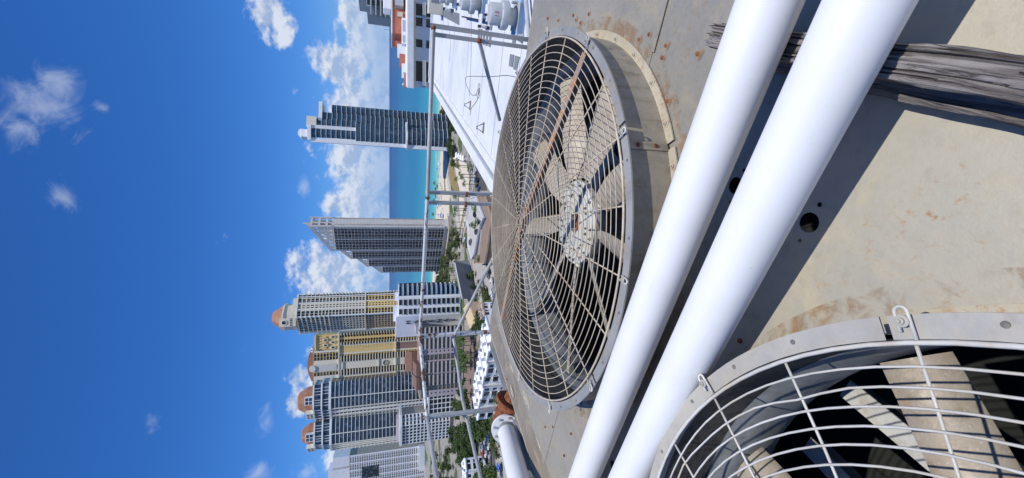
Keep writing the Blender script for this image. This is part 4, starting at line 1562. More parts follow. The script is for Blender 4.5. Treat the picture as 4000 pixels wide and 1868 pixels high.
def curtain(t, pts, back, z0, nf, fh, glass, slab, proj=.6, slab_t=.45, gname='window', sname='floor_slab', panes=None, slabs=True, inset=.0):
    """glass skin on a bent front: one pane per bay and floor, a projecting slab per floor"""
    own_p = panes is None
    panes = panes or Many(gname)
    pts = [Vector(p) for p in pts]
    nrm = []
    for i in range(len(pts)):
        a, b_ = pts[max(i - 1, 0)], pts[min(i + 1, len(pts) - 1)]
        d = (b_ - a).normalized()
        nrm.append(Vector((d.y, -d.x)))
    for i in range(len(pts) - 1):
        a, b_ = pts[i], pts[i + 1]
        d = b_ - a
        rz = math.atan2(d.y, d.x)
        m = (a + b_) / 2
        for f in range(nf):
            panes.put(glass, (m.x, m.y, z0 + (f + .5) * fh), (d.length, .10, fh - .04), rz)
    if slabs:
        po = [p + n * proj for p, n in zip(pts, nrm)]
        for f in range(nf + 1):
            z = z0 + f * fh
            MB().prism([tuple(p) for p in po] + [tuple(p) for p in back], z - slab_t / 2, z + slab_t / 2).build(sname, slab, t)
    core = [p - n * .12 for p, n in zip(pts, nrm)]
    MB().prism([tuple(p) for p in core] + [tuple(p) for p in shrink(back, .1)], z0, z0 + nf * fh - .06).build('core', 'glass_dark', t)
    if own_p:
        panes.flush(t)


def bulge(a, b_, sag, n):
    a, b_ = Vector(a), Vector(b_)
    d = b_ - a
    nn = Vector((d.y, -d.x)).normalized()
    return [a + d * (i / n) + nn * (sag * 4 * (i / n) * (1 - i / n)) for i in range(n + 1)]


# --- blue glass tower on the right
y0 = 333.0
XL, XM, XR = 71.0, 88.5, 103.0
bt = thing('blue_glass_tower', (86, 345, 0), 'blue glass tower with curved white floor slabs, standing alone before the sea', 'tower')
pn_ = Many('window')
back = [(XM + 4.5, 352), (XL + 7.0, 352)]
low = bulge((XL + 3.0, y0 + 1), (XM, y0 + 2), 3.4, 8)
curtain(bt, low, back, 3.0, 9, 3.45, 'glass_blue', 'slab_pale', .45, .24, panes=pn_)
mid = bulge((XL + 3.4, y0 + 1.2), (XM, y0 + 2.2), 2.4, 8)
curtain(bt, mid, back, 34.2, 11, 3.45, 'glass_blue', 'slab_pale', .35, .24, panes=pn_)
upl = bulge((XL + 4.5, y0 + 1.5), (XL + 11.0, y0 + 1.6), .9, 3)
curtain(bt, upl, [(XL + 15, 352), (XL + 8.4, 352)], 72.3, 9, 3.45, 'glass_blue', 'slab_pale', .45, .24, panes=pn_)
upr = bulge((XL + 13.5, y0 + 2.6), (XM + 1.5, y0 + 3.0), .3, 3)
curtain(bt, upr, [(XM + 1.5, 352), (XL + 13, 352)], 72.3, 8, 3.45, 'glass_blue', 'slab_cream', .45, .24, panes=pn_)
rt = bulge((XM + .2, y0 + 4), (XM + 7, y0 + 5.0), .5, 3)
curtain(bt, rt, [(XM + 7, 352), (XM, 352)], 3.0, 27, 3.45, 'glass_blue', 'slab_pale', .45, .24, panes=pn_)
rr_ = bulge((XM + 7.2, y0 + 6.5), (XR - .5, y0 + 8), 1.4, 4)
curtain(bt, rr_, [(XR - .5, 352), (XM + 7, 352)], 0, 26, 3.45, 'glass_blue', 'slab_pale', .45, .24, panes=pn_)
pn_.flush(bt)
MB().prism([(XL, y0), (XL + 3.2, y0 + .9), (XL + 7.2, 352), (XL + 3.6, 352)], 0, 34.0).build('stair_shaft', 'stucco_white', bt)
MB().prism([(XL + .6, y0 + .3), (XL + 4.0, y0 + 1.2), (XL + 8.0, 352), (XL + 4.2, 352)], 34.0, 103).build('stair_shaft', 'stucco_white', bt)
MB().prism([(XL + 11, y0 + 1.0), (XL + 13.6, y0 + 1.0), (XL + 13.6, 350), (XL + 11, 350)], 72.3, 104).build('pier', 'stucco_white', bt)
MB().prism([(XL + 2.0, y0 - .2), (XM - 4, y0 + .2), (XM, 352), (XL + 6.2, 352)], 103.2, 105.6).build('parapet', 'slab_pale', bt)
MB().prism([(XL + 12, y0 + 1), (XM + 2.5, y0 + 1.6), (XM + 2.5, 352), (XL + 12, 352)], 99.8, 106.4).build('parapet', 'slab_cream', bt)
MB().prism([(XM, y0 + 2.5), (XR + .6, y0 + 5.5), (XR + .6, 352), (XM, 352)], 96.2, 98.6).build('parapet', 'slab_pale', bt)
MB().prism([(XL + 5, y0 + 4), (XL + 10.5, y0 + 4), (XL + 10.5, 348), (XL + 5, 348)], 105.6, 110.5).build('plant_room', 'pure_white', bt)
mb = MB()
arcp = [(XL + 7.8 + 3.2 * math.cos(PI * i / 14), 110.3 + 2.6 * math.sin(PI * i / 14)) for i in range(15)]
vs = [(x, y0 + 5, z) for x, z in arcp] + [(x, 347, z) for x, z in arcp]
mb.add(vs, [(i, i + 1, 16 + i, 15 + i) for i in range(14)] + [tuple(range(15)), tuple(range(29, 14, -1))])
mb.build('vaulted_roof', 'pure_white', bt, smooth=30)
MB().prism([(XL + 6, y0 - 3), (XR, y0 + 2), (XR, 350), (XL + 6, 350)], -.2, 2.8).build('podium', 'glass_dark', bt)
MB().box((XL + 10, y0 + 2, 35.0), (20.5, 6.5, 1.2)).build('ledge', 'pure_white', bt)

# --- stepped grey tower
A = V2(9, 320)
LD = V2(-.7071, .7071)
ED = V2(.7071, .7071)
DEP = 9.5
st = thing('stepped_tower', (-8, 342, 0), 'grey concrete slab tower stepping down to the left in four sloped-roof stages', 'tower')
pn_ = Many('window')
sl_ = Many('floor_slab')
stages = [(0.0, 25.2, 86.4, 103.0, 90.2), (25.35, 34.8, 75.2, 83.6, 76.4), (34.95, 44.1, 63.6, 72.0, 64.6), (44.25, 52.1, 53.2, 60.8, 54.0)]
wallS = MB()
for si, (s0, s1, zw, zp0, zp1) in enumerate(stages):
    P1_, P0_ = A + LD * s0, A + LD * s1
    B0, B1 = P0_ + ED * DEP, P1_ + ED * DEP
    nf = int(round((zw - 7.0) / 2.32))
    fh = (zw - 7.0) / nf
    w = {'': wallS}
    if si == 0:
        cols = [(1.0, 'p'), (1.9, 'w', 'glass_room', .12, .12, .05), (3.2, 'w', 'glass_room', .12, .12, .08), (3.2, 'w', 'glass_room', .12, .12, .08), (1.9, 'w', 'glass_room', .12, .12, .05), (.9, 'p'),
                (1.6, 'w', 'glass_room', .12, .12, .05), (3.2, 'w', 'glass_room', .12, .12, .08), (3.2, 'w', 'glass_room', .12, .12, .08), (2.0, 'w', 'glass_room', .12, .12, .05), (1.4, 'w', 'glass_room', .12, .12, .05), (1.0, 'p')]
    else:
        cols = [(.6, 'p'), (1.2, 'w', 'glass_room', .12, .12, .05), (2.9, 'w', 'glass_room', .12, .12, .08), (2.9, 'w', 'glass_room', .12, .12, .08), (1.2, 'w', 'glass_room', .12, .12, .05), (.9, 'p')]
    facade(w, pn_, P0_, P1_, 7.0, nf, fh, cols, rec=1.0)
    d = (P1_ - P0_).normalized()
    n = V2(d.y, -d.x)
    for f in range(nf + 1):
        m = (P0_ + P1_) / 2 + n * .12
        sl_.put('st_grey', (m.x, m.y, 7.0 + f * fh), ((P1_ - P0_).length - .3, .3, .2), math.atan2(d.y, d.x))
    MB().prism([tuple(P0_ - n * 1.1), tuple(P1_ - n * 1.1), tuple(B1), tuple(B0)], 0, zw).build('core', 'st_grey', st)
    MB().prism([tuple(P0_ - n * .02), tuple(P1_ - n * .02), tuple(B1), tuple(B0)], zw + .02, zw + 1.2).build('cornice', 'st_grey', st)
    # sloped parapet sheets front and back with openings left between piers
    for off_ in (0.0, DEP - .8):
        q0, q1 = P0_ + ED * off_, P1_ + ED * off_
        L = (q1 - q0).length
        k = max(3, int(L / 3.2))
        mb = MB()
        for i in range(k + 1):
            u = i / k
            c = q0 + (q1 - q0) * u
            zt_ = zp1 + (zp0 - zp1) * u
            c2 = c + ED * .4
            mb.box((c2.x, c2.y, (zw + 1.2 + zt_) / 2), (1.1, .8, max(.2, zt_ - zw - 1.2)), math.atan2(d.y, d.x))
        for lev in range(5):
            zl = zw + 5.0 + lev * 4.6
            u0 = max(0.0, (zl + .5 - zp1) / (zp0 - zp1))
            if u0 < .95:
                a_, b__ = q0 + (q1 - q0) * u0 + ED * .4, q1 + ED * .4
                mb.bar((a_.x, a_.y, zl), (b__.x, b__.y, zl), .7, 1.1)
        a_, b__ = q0 + ED * .4, q1 + ED * .4
        mb.bar((a_.x, a_.y, zp1 - .9), (b__.x, b__.y, zp0 - .9), .82, 2.2)
        mb.build('sloped_parapet', 'st_grey', st)
# end face with a single window column and frame
Bq = A + ED * DEP
facade({'': wallS}, pn_, A, Bq, 7.0, 35, (86.4 - 7) / 35, [(2.6, 'p'), (4.6, 'w', 'glass_cool', .12, .12, .05), (1.0, 'p')], rec=.8)
d = ED
n = V2(d.y, -d.x)
MB().prism([tuple(A + ED * .02 - n * .9), tuple(Bq - n * .9), tuple(Bq + LD * 2), tuple(A + LD * 2 + ED * .02)], 0, 86.3).build('core', 'st_grey', st)
mb = MB()
for u in (0.02, .45, .98):
    c = A + ED * (DEP * u) - n * .4
    mb.box((c.x, c.y, 94), (1.0, .8, 15.5), math.atan2(d.y, d.x))
for z in (91, 96, 101.2):
    c = A + ED * (DEP / 2) - n * .4
    mb.box((c.x, c.y, z), (DEP, .75, 1.3), math.atan2(d.y, d.x))
mb.build('open_crown', 'st_grey', st)
c = A + ED * (DEP * .55) + LD * 2.5
MB().prism([tuple(c), tuple(c + LD * 1.2), tuple(c + LD * 1.2 + ED * 1.5), tuple(c + ED * 1.5)], 86, [101, 104, 107.5, 107.5]).build('fin', 'pale_violet', st)
wallS.build('wall', 'st_grey', st)
pn_.flush(st)
sl_.flush(st)
MB().prism([tuple(A + V2(-3, -4)), tuple(A + V2(9, 4)), tuple(A + LD * 50 + ED * 12), tuple(A + LD * 52 - ED * 4)], 0, 4.0).build('podium', 'taupe', st)
for i in range(9):
    c = A + V2(-3.6, -3.2) + (LD * 50 - ED * 3) * (i / 10 + .06)
    MB().box((c.x - .35, c.y - .35, 2.2), (2.2, .5, 2.2), math.atan2(LD.y, LD.x)).build('podium_opening', 'glass_dark', st)

# --- white hotel with round blue balconies and lettering
yh = 283.0
xs = [at_y(1600, Y, yh).x for Y in (1112, 1150, 1166, 1172, 1208, 1216, 1236, 1262, 1330)]
hw = thing('white_hotel', (-50, 292, 0), 'white hotel with blue balconies and shadow-dark letters down its blank wall', 'hotel')
zt_ = 42.0
nf, fh = 13, (zt_ - 1.0) / 13
wl = {'': MB()}
pn_, ba, ra = Many('window'), Many('balcony'), Many('balcony_rail')
P0_, P1_ = V2(xs[6], yh + .3), V2(xs[2], yh)
facade(wl, pn_, P0_, P1_, 1.0, nf, fh, [(1.2, 'p'), (3.6, 'w', 'glass_cool', .5, .3, .15, .8, 'pure_white', 'rail_glass'), (2.0, 'p'), (3.8, 'w', 'glass_cool', .4, .3, .15, .8, 'pure_white', 'rail_glass'), (.5, 'p')], rec=.9, rails=(ba, ra))
MB().prism([(xs[6], yh + 1.2), (xs[2], yh + 1.2), (xs[2], yh + 22), (xs[6], yh + 22)], 0, zt_).build('core', 'pure_white', hw)
wl[''].build('wall', 'pure_white', hw)
# plain pier, then the rounded balcony front at the right-hand end
MB().prism([(xs[2] + .02, yh - .4), (xs[1] - 1.0, yh - .2), (xs[1] - 1.0, yh + 22), (xs[2] + .02, yh + 22)], 0, zt_ + .6).build('pier', 'pure_white', hw)
xr0, xr1 = xs[1] - .98, xs[0]
MB().prism([(xr0, yh + 1.5), (xr1 - 2, yh + 2.5), (xr1 - 1, yh + 20), (xr0, yh + 20)], 0, zt_ - 1).build('core', 'glass_cool', hw)
for f in range(nf + 1):
    z = 1.0 + f * fh
    pts = bulge((xr0, yh + .2), (xr1, yh + 3.0), 1.6, 8)
    MB().prism([tuple(p) for p in pts] + [(xr1, yh + 9), (xr0, yh + 9)], z - .15, z + .15).build('balcony', 'pure_white', hw)
    if f < nf:
        mb = MB()
        for i in range(8):
            a_, b__ = pts[i], pts[i + 1]
            mb.bar((a_.x, a_.y, z + .62), (b__.x, b__.y, z + .62), .05, .95)
        mb.build('balcony_rail', 'balcony_blue', hw)
        pn_.put('glass_cool', ((xr0 + xr1) / 2 - .4, yh + 1.4, z + 1.5), (xr1 - xr0 - 2.2, .1, 2.2), .1)
pn_.flush(hw)
ba.flush(hw)
ra.flush(hw)
# blank wall turned away from the sun
MB().prism([(xs[8], yh + 11), (xs[6] - .02, yh + .35), (xs[6] - .02, yh + 21), (xs[8], yh + 22)], 0, zt_ + 1.6).build('blank_wall', 'pure_white', hw)
MB().prism([(xs[6] - 4, yh + 6), (xs[4] + 1, yh + 3), (xs[4] + 1, yh + 12), (xs[6] - 4, yh + 12)], zt_, zt_ + 3.4).build('plant_room', 'pure_white', hw)
MB().box(((xs[1] + xs[3]) / 2, yh + 5, zt_ + 1.2), (5.5, 5, 2.4)).build('plant_room', 'stucco_white', hw)
wd = (V2(xs[6], yh + .35) - V2(xs[8], yh + 11))
wn = V2(wd.y, -wd.x).normalized()
wa = math.atan2(wd.y, wd.x)
for i, ch in enumerate('MARENAS'):  # raised letters coloured dark in place of the shadows they throw
    cu = bpy.data.curves.new('letter', 'FONT')
    cu.body = ch
    cu.size = 4.6
    cu.extrude = .18
    cu.align_x = 'CENTER'
    cu.align_y = 'CENTER'
    to = bpy.data.objects.new('letter', cu)
    COL.objects.link(to)
    dg = bpy.context.evaluated_depsgraph_get()
    me = bpy.data.meshes.new_from_object(to.evaluated_get(dg))
    bpy.data.objects.remove(to)
    me.materials.clear()
    me.materials.append(MATS['letter_shade'])
    pos = V2(xs[8], yh + 11) + wd * .72 + wn * .25
    o = bpy.data.objects.new('letter', me)
    COL.objects.link(o)
    o.parent = hw
    o.location = Vector((pos.x, pos.y, 35.5 - i * 5.0)) - Vector(hw['_o'])
    o.rotation_euler = (PI / 2, 0, wa)

# --- tall cream tower with copper cap
yc = 444.0
K, Rr, Ll = V2(at_y(1400, 1228, yc).x, yc), V2(at_y(1400, 1146, 452).x, 454), V2(at_y(1400, 1290, 458).x, 462)
bk1, bk2 = Rr + V2(-14, 24), Ll + V2(8, 20)
ct = tower('copper_capped_tower', [tuple(K), tuple(Rr), tuple(bk1), tuple(bk2), tuple(Ll)], 0, 135, 'tall cream tower with horizontal banding and a copper octagonal cap', 'taupe', off=1.6)
pn_, ba, ra, bd = Many('window'), Many('balcony'), Many('balcony_rail'), Many('band')
wl = {'': MB(), 'g': MB(), 's': MB()}
G4 = ('glass_room', .45, .35, .12)
colsR = [(.5, 'p'), (2.2, 'w', *G4), (2.6, 'w', *G4), (.6, 'p'), (1.5, 'w', 'glass_room', .7, .5, .3), (1.5, 'w', 'glass_room', .7, .5, .3), (.5, 'p'), (1.5, 'w', 'glass_room', .7, .5, .3), (1.3, 'p'), (2.2, 'w', *G4), (2.2, 'w', *G4), (.5, 'p'), (3.0, 'w', 'glass_room', .2, .25, .1)]
colsRg = [(c[0], c[1] + 'g', *c[2:]) for c in colsR]
colsL = [(.8, 'p'), (1.6, 'w', 'glass_room', .8, .6, .35), (1.6, 'w', 'glass_room', .8, .6, .35), (1.6, 'w', 'glass_room', .8, .6, .35), (1.6, 'w', 'glass_room', .8, .6, .35), (1.6, 'w', 'glass_room', .8, .6, .35), (2.4, 'w', *G4)]
colsLg = [(c[0], c[1] + 's', *c[2:]) for c in colsL]
facade(wl, pn_, K, Rr, 0, 23, 3.1, colsRg, rec=.6)
facade(wl, pn_, K, Rr, 71.6, 14, 3.1, colsR, rec=.6)
facade(wl, pn_, K, Rr, 115.0, 5, 3.9, colsR, rec=.6)
facade(wl, pn_, Ll, K, 0, 23, 3.1, colsLg, rec=.5)
facade(wl, pn_, Ll, K, 71.6, 11, 3.1, colsL, rec=.5)
facade(wl, pn_, Ll, K, 105.7, 7, 4.1, colsL, rec=.5)
close_walls(wl, ct, {'': 'cream', 'g': 'golden', 's': 'sand_wall'})
pn_.flush(ct)
for P0_, P1_ in ((K, Rr), (Ll, K)):
    d = (P1_ - P0_).normalized()
    n = V2(d.y, -d.x)
    for z, h, pr in ((71.4, 1.0, .8), (38.5, 1.0, .6), (134.8, 1.4, .9)):
        m = (P0_ + P1_) / 2 + n * (pr / 2)
        MB().box((m.x, m.y, z), ((P1_ - P0_).length + pr, pr, h), math.atan2(d.y, d.x)).build('cornice', 'slab_cream', ct)
    for u in ((.0, .33, .62, .9) if P0_ == K else (.0, .98)):
        c = P0_ + (P1_ - P0_) * u + n * .3
        MB().box((c.x, c.y, 67), (.8, .6, 134), math.atan2(d.y, d.x)).build('pier', 'slab_pale', ct)
d = (K - Ll).normalized()
n = V2(d.y, -d.x)
for f in range(8):
    m = (Ll + K) / 2 + n * .6 - d * .5
    MB().box((m.x, m.y, 105.5 + f * 4.1), ((K - Ll).length + 3.0, 1.3, 1.3), math.atan2(d.y, d.x)).build('band', 'slab_cream', ct, bevel=.1)
d = (Rr - K).normalized()
n = V2(d.y, -d.x)
for f in range(40):
    c = Rr + d * .7
    ba.put('cream', (c.x, c.y + .6, 3 + f * 3.1 if f < 36 else 116 + (f - 36) * 3.9), (1.4, 2.2, 1.3), math.atan2(d.y, d.x))
ba.flush(ct)
cc = (K + Rr + Ll + bk1) / 4 + V2(-3.5, -2)
MB().prism([tuple(K + V2(2, 1)), tuple(Rr + V2(-3, 1)), tuple(bk1 + V2(-2, 0)), tuple(Ll + V2(3, 2))], 135.5, 139).build('terrace', 'cream', ct)


def octa(c, r, ry=1.0):
    return [(c.x + r * math.cos(PI / 8 + k * PI / 4), c.y + ry * r * math.sin(PI / 8 + k * PI / 4)) for k in range(8)]


MB().prism(octa(cc, 13), 135.2, 146).build('drum', 'cream', ct)
MB().prism(octa(cc, 14), 146.02, 147.4).build('cornice', 'slab_cream', ct)
mb = MB()
o1, o2 = octa(cc, 13.2), octa(cc, 6.0)
mb.add([(x, y, 147.4) for x, y in o1] + [(x, y, 157.5) for x, y in o2], [(i, (i + 1) % 8, 8 + (i + 1) % 8, 8 + i) for i in range(8)] + [tuple(range(8, 16))])
mb.build('copper_cap', 'copper_roof', ct)
fx = V2(cc.x - 3.0, cc.y - 12.9)
MB().prism([(fx.x - 4, fx.y - .6), (fx.x + 4, fx.y - .6), (fx.x + 4, fx.y + 6), (fx.x - 4, fx.y + 6)], 135, 149.5).build('gable', 'cream', ct)
mr = Matrix.Rotation(PI / 2, 3, 'X')
MB().lathe([(0, 0), (1.8, 0), (1.8, .3)], (fx.x, fx.y - .62, 145.2), 24, m=mr).build('round_window', 'glass_dark', ct)
MB().lathe([(1.8, -.1), (1.8, .5), (2.5, .5), (2.5, -.1)], (fx.x, fx.y - .62, 145.2), 24, m=mr).build('round_frame', 'slab_cream', ct)
for k in range(5):
    MB().box((fx.x - 3.2 + k * 1.6, fx.y - .62, 139), (1.0, .1, 2.2)).build('window', 'glass_dark', ct)
MB().box((Ll.x + 8, Ll.y - 9, 131), (4.5, .6, 2.2), -.4).build('awning', 'teal', ct)

# --- broad golden tower
yg = 515.0
gx = lambda Y, y=yg: at_y(1400, Y, y).x
gt = tower('golden_tower', [(gx(1490), yg), (gx(1298), yg), (gx(1298), yg + 30), (gx(1490), yg + 30)], 0, 131, 'broad golden tower with white central strip and red barrel roof', 'taupe', off=2.2)
pn_, ba, ra = Many('window'), Many('balcony'), Many('balcony_rail')
wl = {'': MB(), 'c': MB(), 'm': MB(), 'n': MB(), 'w': MB()}


def gcols(body, win='glass_room', bal=True):
    b_ = (1.6, 'taupe', 'slab_cream') if bal else ()
    small = (win, 1.2, .9, .55)
    return [(1.6, 'w' + body, *small), (1.6, 'w' + body, *small), (4.8, 'p' + body), (2.0, 'pw'), (3.6, 'w', win, .35, .3, .1, *b_), (3.6, 'w', win, .35, .3, .1, *b_), (9.0, 'pw'), (3.6, 'w', win, .35, .3, .1, *b_), (3.4, 'w', win, .35, .3, .1, *b_), (1.4, 'w', win, .6, .5, .2),
            (2.0, 'pw'), (4.8, 'p' + body), (1.6, 'w' + body, *small), (1.6, 'w' + body, *small), (1.6, 'pw'), (3.2, 'w', win, .35, .3, .1, *b_), (3.0, 'w', win, .4, .3, .12), (2.6, 'p' + body), (2.8, 'w', win, .4, .3, .12), (2.8, 'w', win, .35, .3, .1, *b_)]


P0_, P1_ = V2(gx(1493), yg), V2(gx(1296), yg)
gm_ = [(c[0], c[1][0] + 'n', *c[2:]) if (i > 9 and c[1].endswith('m')) else c for i, c in enumerate(gcols('m'))]
facade(wl, pn_, P0_, P1_, 0, 13, 3.15, gm_, rec=.8, rails=(ba, ra))
facade(wl, pn_, P0_, P1_, 41.0, 20, 3.15, gcols(''), rec=.8, rails=(ba, ra))
facade(wl, pn_, P0_, V2(gx(1360), yg), 104.0, 8, 3.3, gcols('w', bal=False)[:11], rec=.6, rails=(ba, ra))
close_walls(wl, gt, {'': 'golden', 'm': 'mauve', 'n': 'mauve', 'w': 'slab_cream'})
pn_.flush(gt)
ba.flush(gt)
ra.flush(gt)
for z in (40.6, 103.8):
    MB().box(((P0_.x + P1_.x) / 2, yg - .6, z), (P1_.x - P0_.x + 2, 1.8, 1.4)).build('cornice', 'slab_cream', gt)
MB().prism([(gx(1358), yg + .5), (gx(1300), yg + .5), (gx(1304), yg + 14), (gx(1358), yg + 14)], 104, 128).build('stepped_shoulder', 'golden', gt)
for i in range(5):
    xx = gx(1310 + i * 10)
    MB().box((xx, yg - .1, 110 + (i % 2) * 8), (3.2, 1.2, 5)).build('bay_window', 'slab_cream', gt, bevel=.1)
    MB().box((xx, yg - .75, 110 + (i % 2) * 8), (1.8, .1, 3)).build('window', 'glass_dark', gt)
    MB().box((xx, yg + .2, 121), (2.2, 1.0, 8.0)).build('buttress', 'golden', gt, bevel=.15)
MB().box(((gx(1358) + gx(1300)) / 2, yg + 4, 128.6), (gx(1300) - gx(1358), 11, 1.2)).build('cornice', 'slab_cream', gt)
mb = MB()
x0, x1 = gx(1478), gx(1352)
for i in range(13):
    a = PI * i / 12
    pass
arcp = [(x0 + (x1 - x0) * i / 16, 130.6 + 7.2 * math.sin(PI * (.12 + .76 * i / 16))) for i in range(17)]
vs = [(x, yg + 4, z) for x, z in arcp] + [(x, yg + 24, z) for x, z in arcp] + [(x, yg + 4, 130.4) for x, z in arcp]
mb.add(vs, [(i, i + 1, 18 + i, 17 + i) for i in range(16)] + [(i + 1, i, 34 + i, 35 + i) for i in range(16)])
mb.build('barrel_roof', 'copper_roof', gt, smooth=30)
gm = gx(1425)
MB().prism([(gm - 4.6, yg - 1.0), (gm + 4.6, yg - 1.0), (gm + 4.6, yg + 4), (gm - 4.6, yg + 4)], 99, 131).build('centre_bay', 'cream', gt, bevel=.2)
MB().lathe([(0, 0), (3.4, 0), (3.4, 2.0), (0, 2.0)], (gm, yg - .6, 131.5), 28, m=mr).build('round_gable', 'slab_cream', gt)
MB().box((gm, yg - 1.3, 117), (6.0, .3, 22)).build('panel', 'st_grey', gt)
MB().lathe([(0, 0), (3.0, 0), (3.0, .6)], (gm, yg - .1, 52), 24, m=mr).build('medallion', 'taupe', gt)
MB().box((gm + 3, yg - .6, 60), (14, .8, .6)).build('ledge', 'slab_cream', gt)
MB().prism([(gx(1470), yg - 6), (gx(1385), yg - 6), (gx(1385), yg - .9), (gx(1470), yg - .9)], 0, [22, 22, 30, 30]).build('porch_roof', 'brown_roof', gt)
for Y in (1352, 1362, 1478, 1486, 1492):
    MB().lathe([(0, 0), (1.1, 0), (1.3, 1.3), (.6, 2.4), (0, 3.0)], (gx(Y), yg + 1, 130.5), 12).build('finial', 'slab_cream', gt, smooth=True)


# --- twin glass towers with copper crowns
def twin(yc_, Yl, Ym, Yr, ztop, zc, label, seed):
    f_ = lambda Y: at_y(1400, Y, yc_).x
    t = thing('copper_crowned_tower', (f_((Yl + Yr) / 2), yc_ + 10, 0), label, 'tower', 'pair of glass towers with copper crowns')
    pn_ = Many('window')
    L_, M_, R_ = V2(f_(Yl), yc_ + 9), V2(f_(Ym), yc_), V2(f_(Yr), yc_ + 3.5)
    nf = int(ztop / 3.35)
    fh = ztop / nf
    front = bulge(M_, R_, 1.2, 5)
    curtain(t, front, [tuple(R_ + V2(-2, 18)), tuple(M_ + V2(0, 18))], 0, nf, fh, 'glass_twin', 'slab_pale', .35, .42, panes=pn_)
    # walled left half: columns of windows between cream piers
    wl = {'': MB()}
    g4 = ('glass_room', .5, .35, .12)
    facade(wl, pn_, L_, M_ - V2(.05, 0), 0, nf, fh, [(.5, 'p'), (1.9, 'w', *g4), (1.7, 'w', *g4), (.9, 'p'), (2.0, 'w', *g4), (1.5, 'w', *g4), (.8, 'p'), (2.2, 'w', 'glass_dark', .3, .25, .08), (.7, 'p')], rec=.6)
    wl[''].build('wall', 'slab_pale', t)
    d = (M_ - L_).normalized()
    n = V2(d.y, -d.x)
    for u in (.02, .36, .66, .99):
        c = L_ + (M_ - L_) * u + n * .35
        MB().box((c.x, c.y, ztop / 2), (.8, .7, ztop), math.atan2(d.y, d.x)).build('pier', 'slab_cream', t)
    MB().prism([tuple(L_ - n * .9), tuple(M_ - n * .9), tuple(M_ + V2(0, 18)), tuple(L_ + V2(2, 14))], 0, ztop - .1).build('core', 'taupe', t)
    c = front[2]
    d2 = (R_ - M_).normalized()
    q_ = M_ + (R_ - M_) * .42 + V2(d2.y, -d2.x) * 1.9
    MB().box((q_.x, q_.y, ztop / 2), (.6, .9, ztop), math.atan2(d2.y, d2.x)).build('pier', 'slab_pale', t)
    # crown: setbacks of glass, then a copper hip
    base = [tuple(L_ + V2(-.6, -.6)), tuple(M_ + V2(0, -1.2)), tuple(M_ + (R_ - M_) * .5 + V2(.6, -2.4)), tuple(R_ + V2(.8, -.8)), tuple(R_ + V2(0, 19)), tuple(L_ + V2(2, 16))]
    z = ztop
    for k, (h, off_) in enumerate(((1.8, 0.0), (5.4, 1.6), (1.2, .9), (5.6, 2.4), (1.2, 2.0))):
        pl = shrink(base, off_ * 1.3)
        MB().prism([tuple(p) for p in pl], z + .01, z + h).build('crown_band' if k % 2 == 0 else 'crown_glass', 'slab_pale' if k % 2 == 0 else 'glass_twin', t)
        if k % 2:
            mb = MB()
            for i in range(4):
                a_, b__ = pl[i], pl[i + 1]
                for j in range(5):
                    c = a_ + (b__ - a_) * (j / 4)
                    mb.box((c.x, c.y, z + h / 2), (.35, .35, h - .02))
            mb.build('mullion', 'slab_pale', t)
        z += h
    low_ = shrink(base, 7.6)
    cen = sum(low_, V2(0, 0)) / len(low_)
    up_ = [cen + (p - cen) * .62 for p in low_]
    top_ = [cen + (p - cen) * .52 for p in low_]
    k = len(low_)
    mid_ = [cen + (p - cen) * .93 for p in low_]
    mb = MB()
    H = zc - z
    rings = [(low_, z), (mid_, z + H * .45), (up_, z + H * .93), (top_, zc)]
    vs = [(p.x, p.y, zz) for r_, zz in rings for p in r_]
    fs = []
    for i in range(3):
        fs += [(i * k + j, i * k + (j + 1) % k, (i + 1) * k + (j + 1) % k, (i + 1) * k + j) for j in range(k)]
    fs.append(tuple(3 * k + j for j in range(k)))
    mb.add(vs, fs)
    mb.build('copper_crown', 'copper_roof', t)
    dm = M_ + (R_ - M_) * .35 + V2(0, 2.0)
    MB().box((dm.x, dm.y, z + 3.2), (7.0, 3.5, 6.5)).build('dormer', 'slab_pale', t, bevel=.1)
    for i in (-1, 1):
        for j in (-1, 1):
            MB().box((dm.x + i * 1.6, dm.y - 1.76, z + 3.2 + j * 1.5), (2.7, .1, 2.4)).build('dormer_window', 'glass_twin', t)
    dm = L_ + (M_ - L_) * .45 + V2(1, 2.5)
    MB().box((dm.x, dm.y, z + 2.6), (8.0, 4, 7.2), math.atan2(d.y, d.x)).build('stair_house', 'slab_cream', t, bevel=.1)
    for i in range(3):
        for j in (0, 1):
            c = dm + d * ((i - 1) * 2.2) + n * 2.02
            MB().box((c.x, c.y, z + 1.4 + j * 2.8), (1.3, .1, 1.6), math.atan2(d.y, d.x)).build('window', 'glass_dark', t)
    pn_.flush(t)
    ba = Many('balcony')
    for f in range(nf):
        c = L_ + n * .4 - d * .5
        ba.put('slab_pale', (c.x, c.y, f * fh + .4), (1.4, 1.2, .9), math.atan2(d.y, d.x))
    ba.flush(t)
    return t


twin(400.0, 1642, 1585, 1488, 98, 126.5, 'copper crowned glass tower right of its twin, next to the golden tower', 1)
twin(404.0, 1762, 1722, 1632, 98, 124.0, 'copper crowned glass tower left of its twin, above the white gridded block', 2)

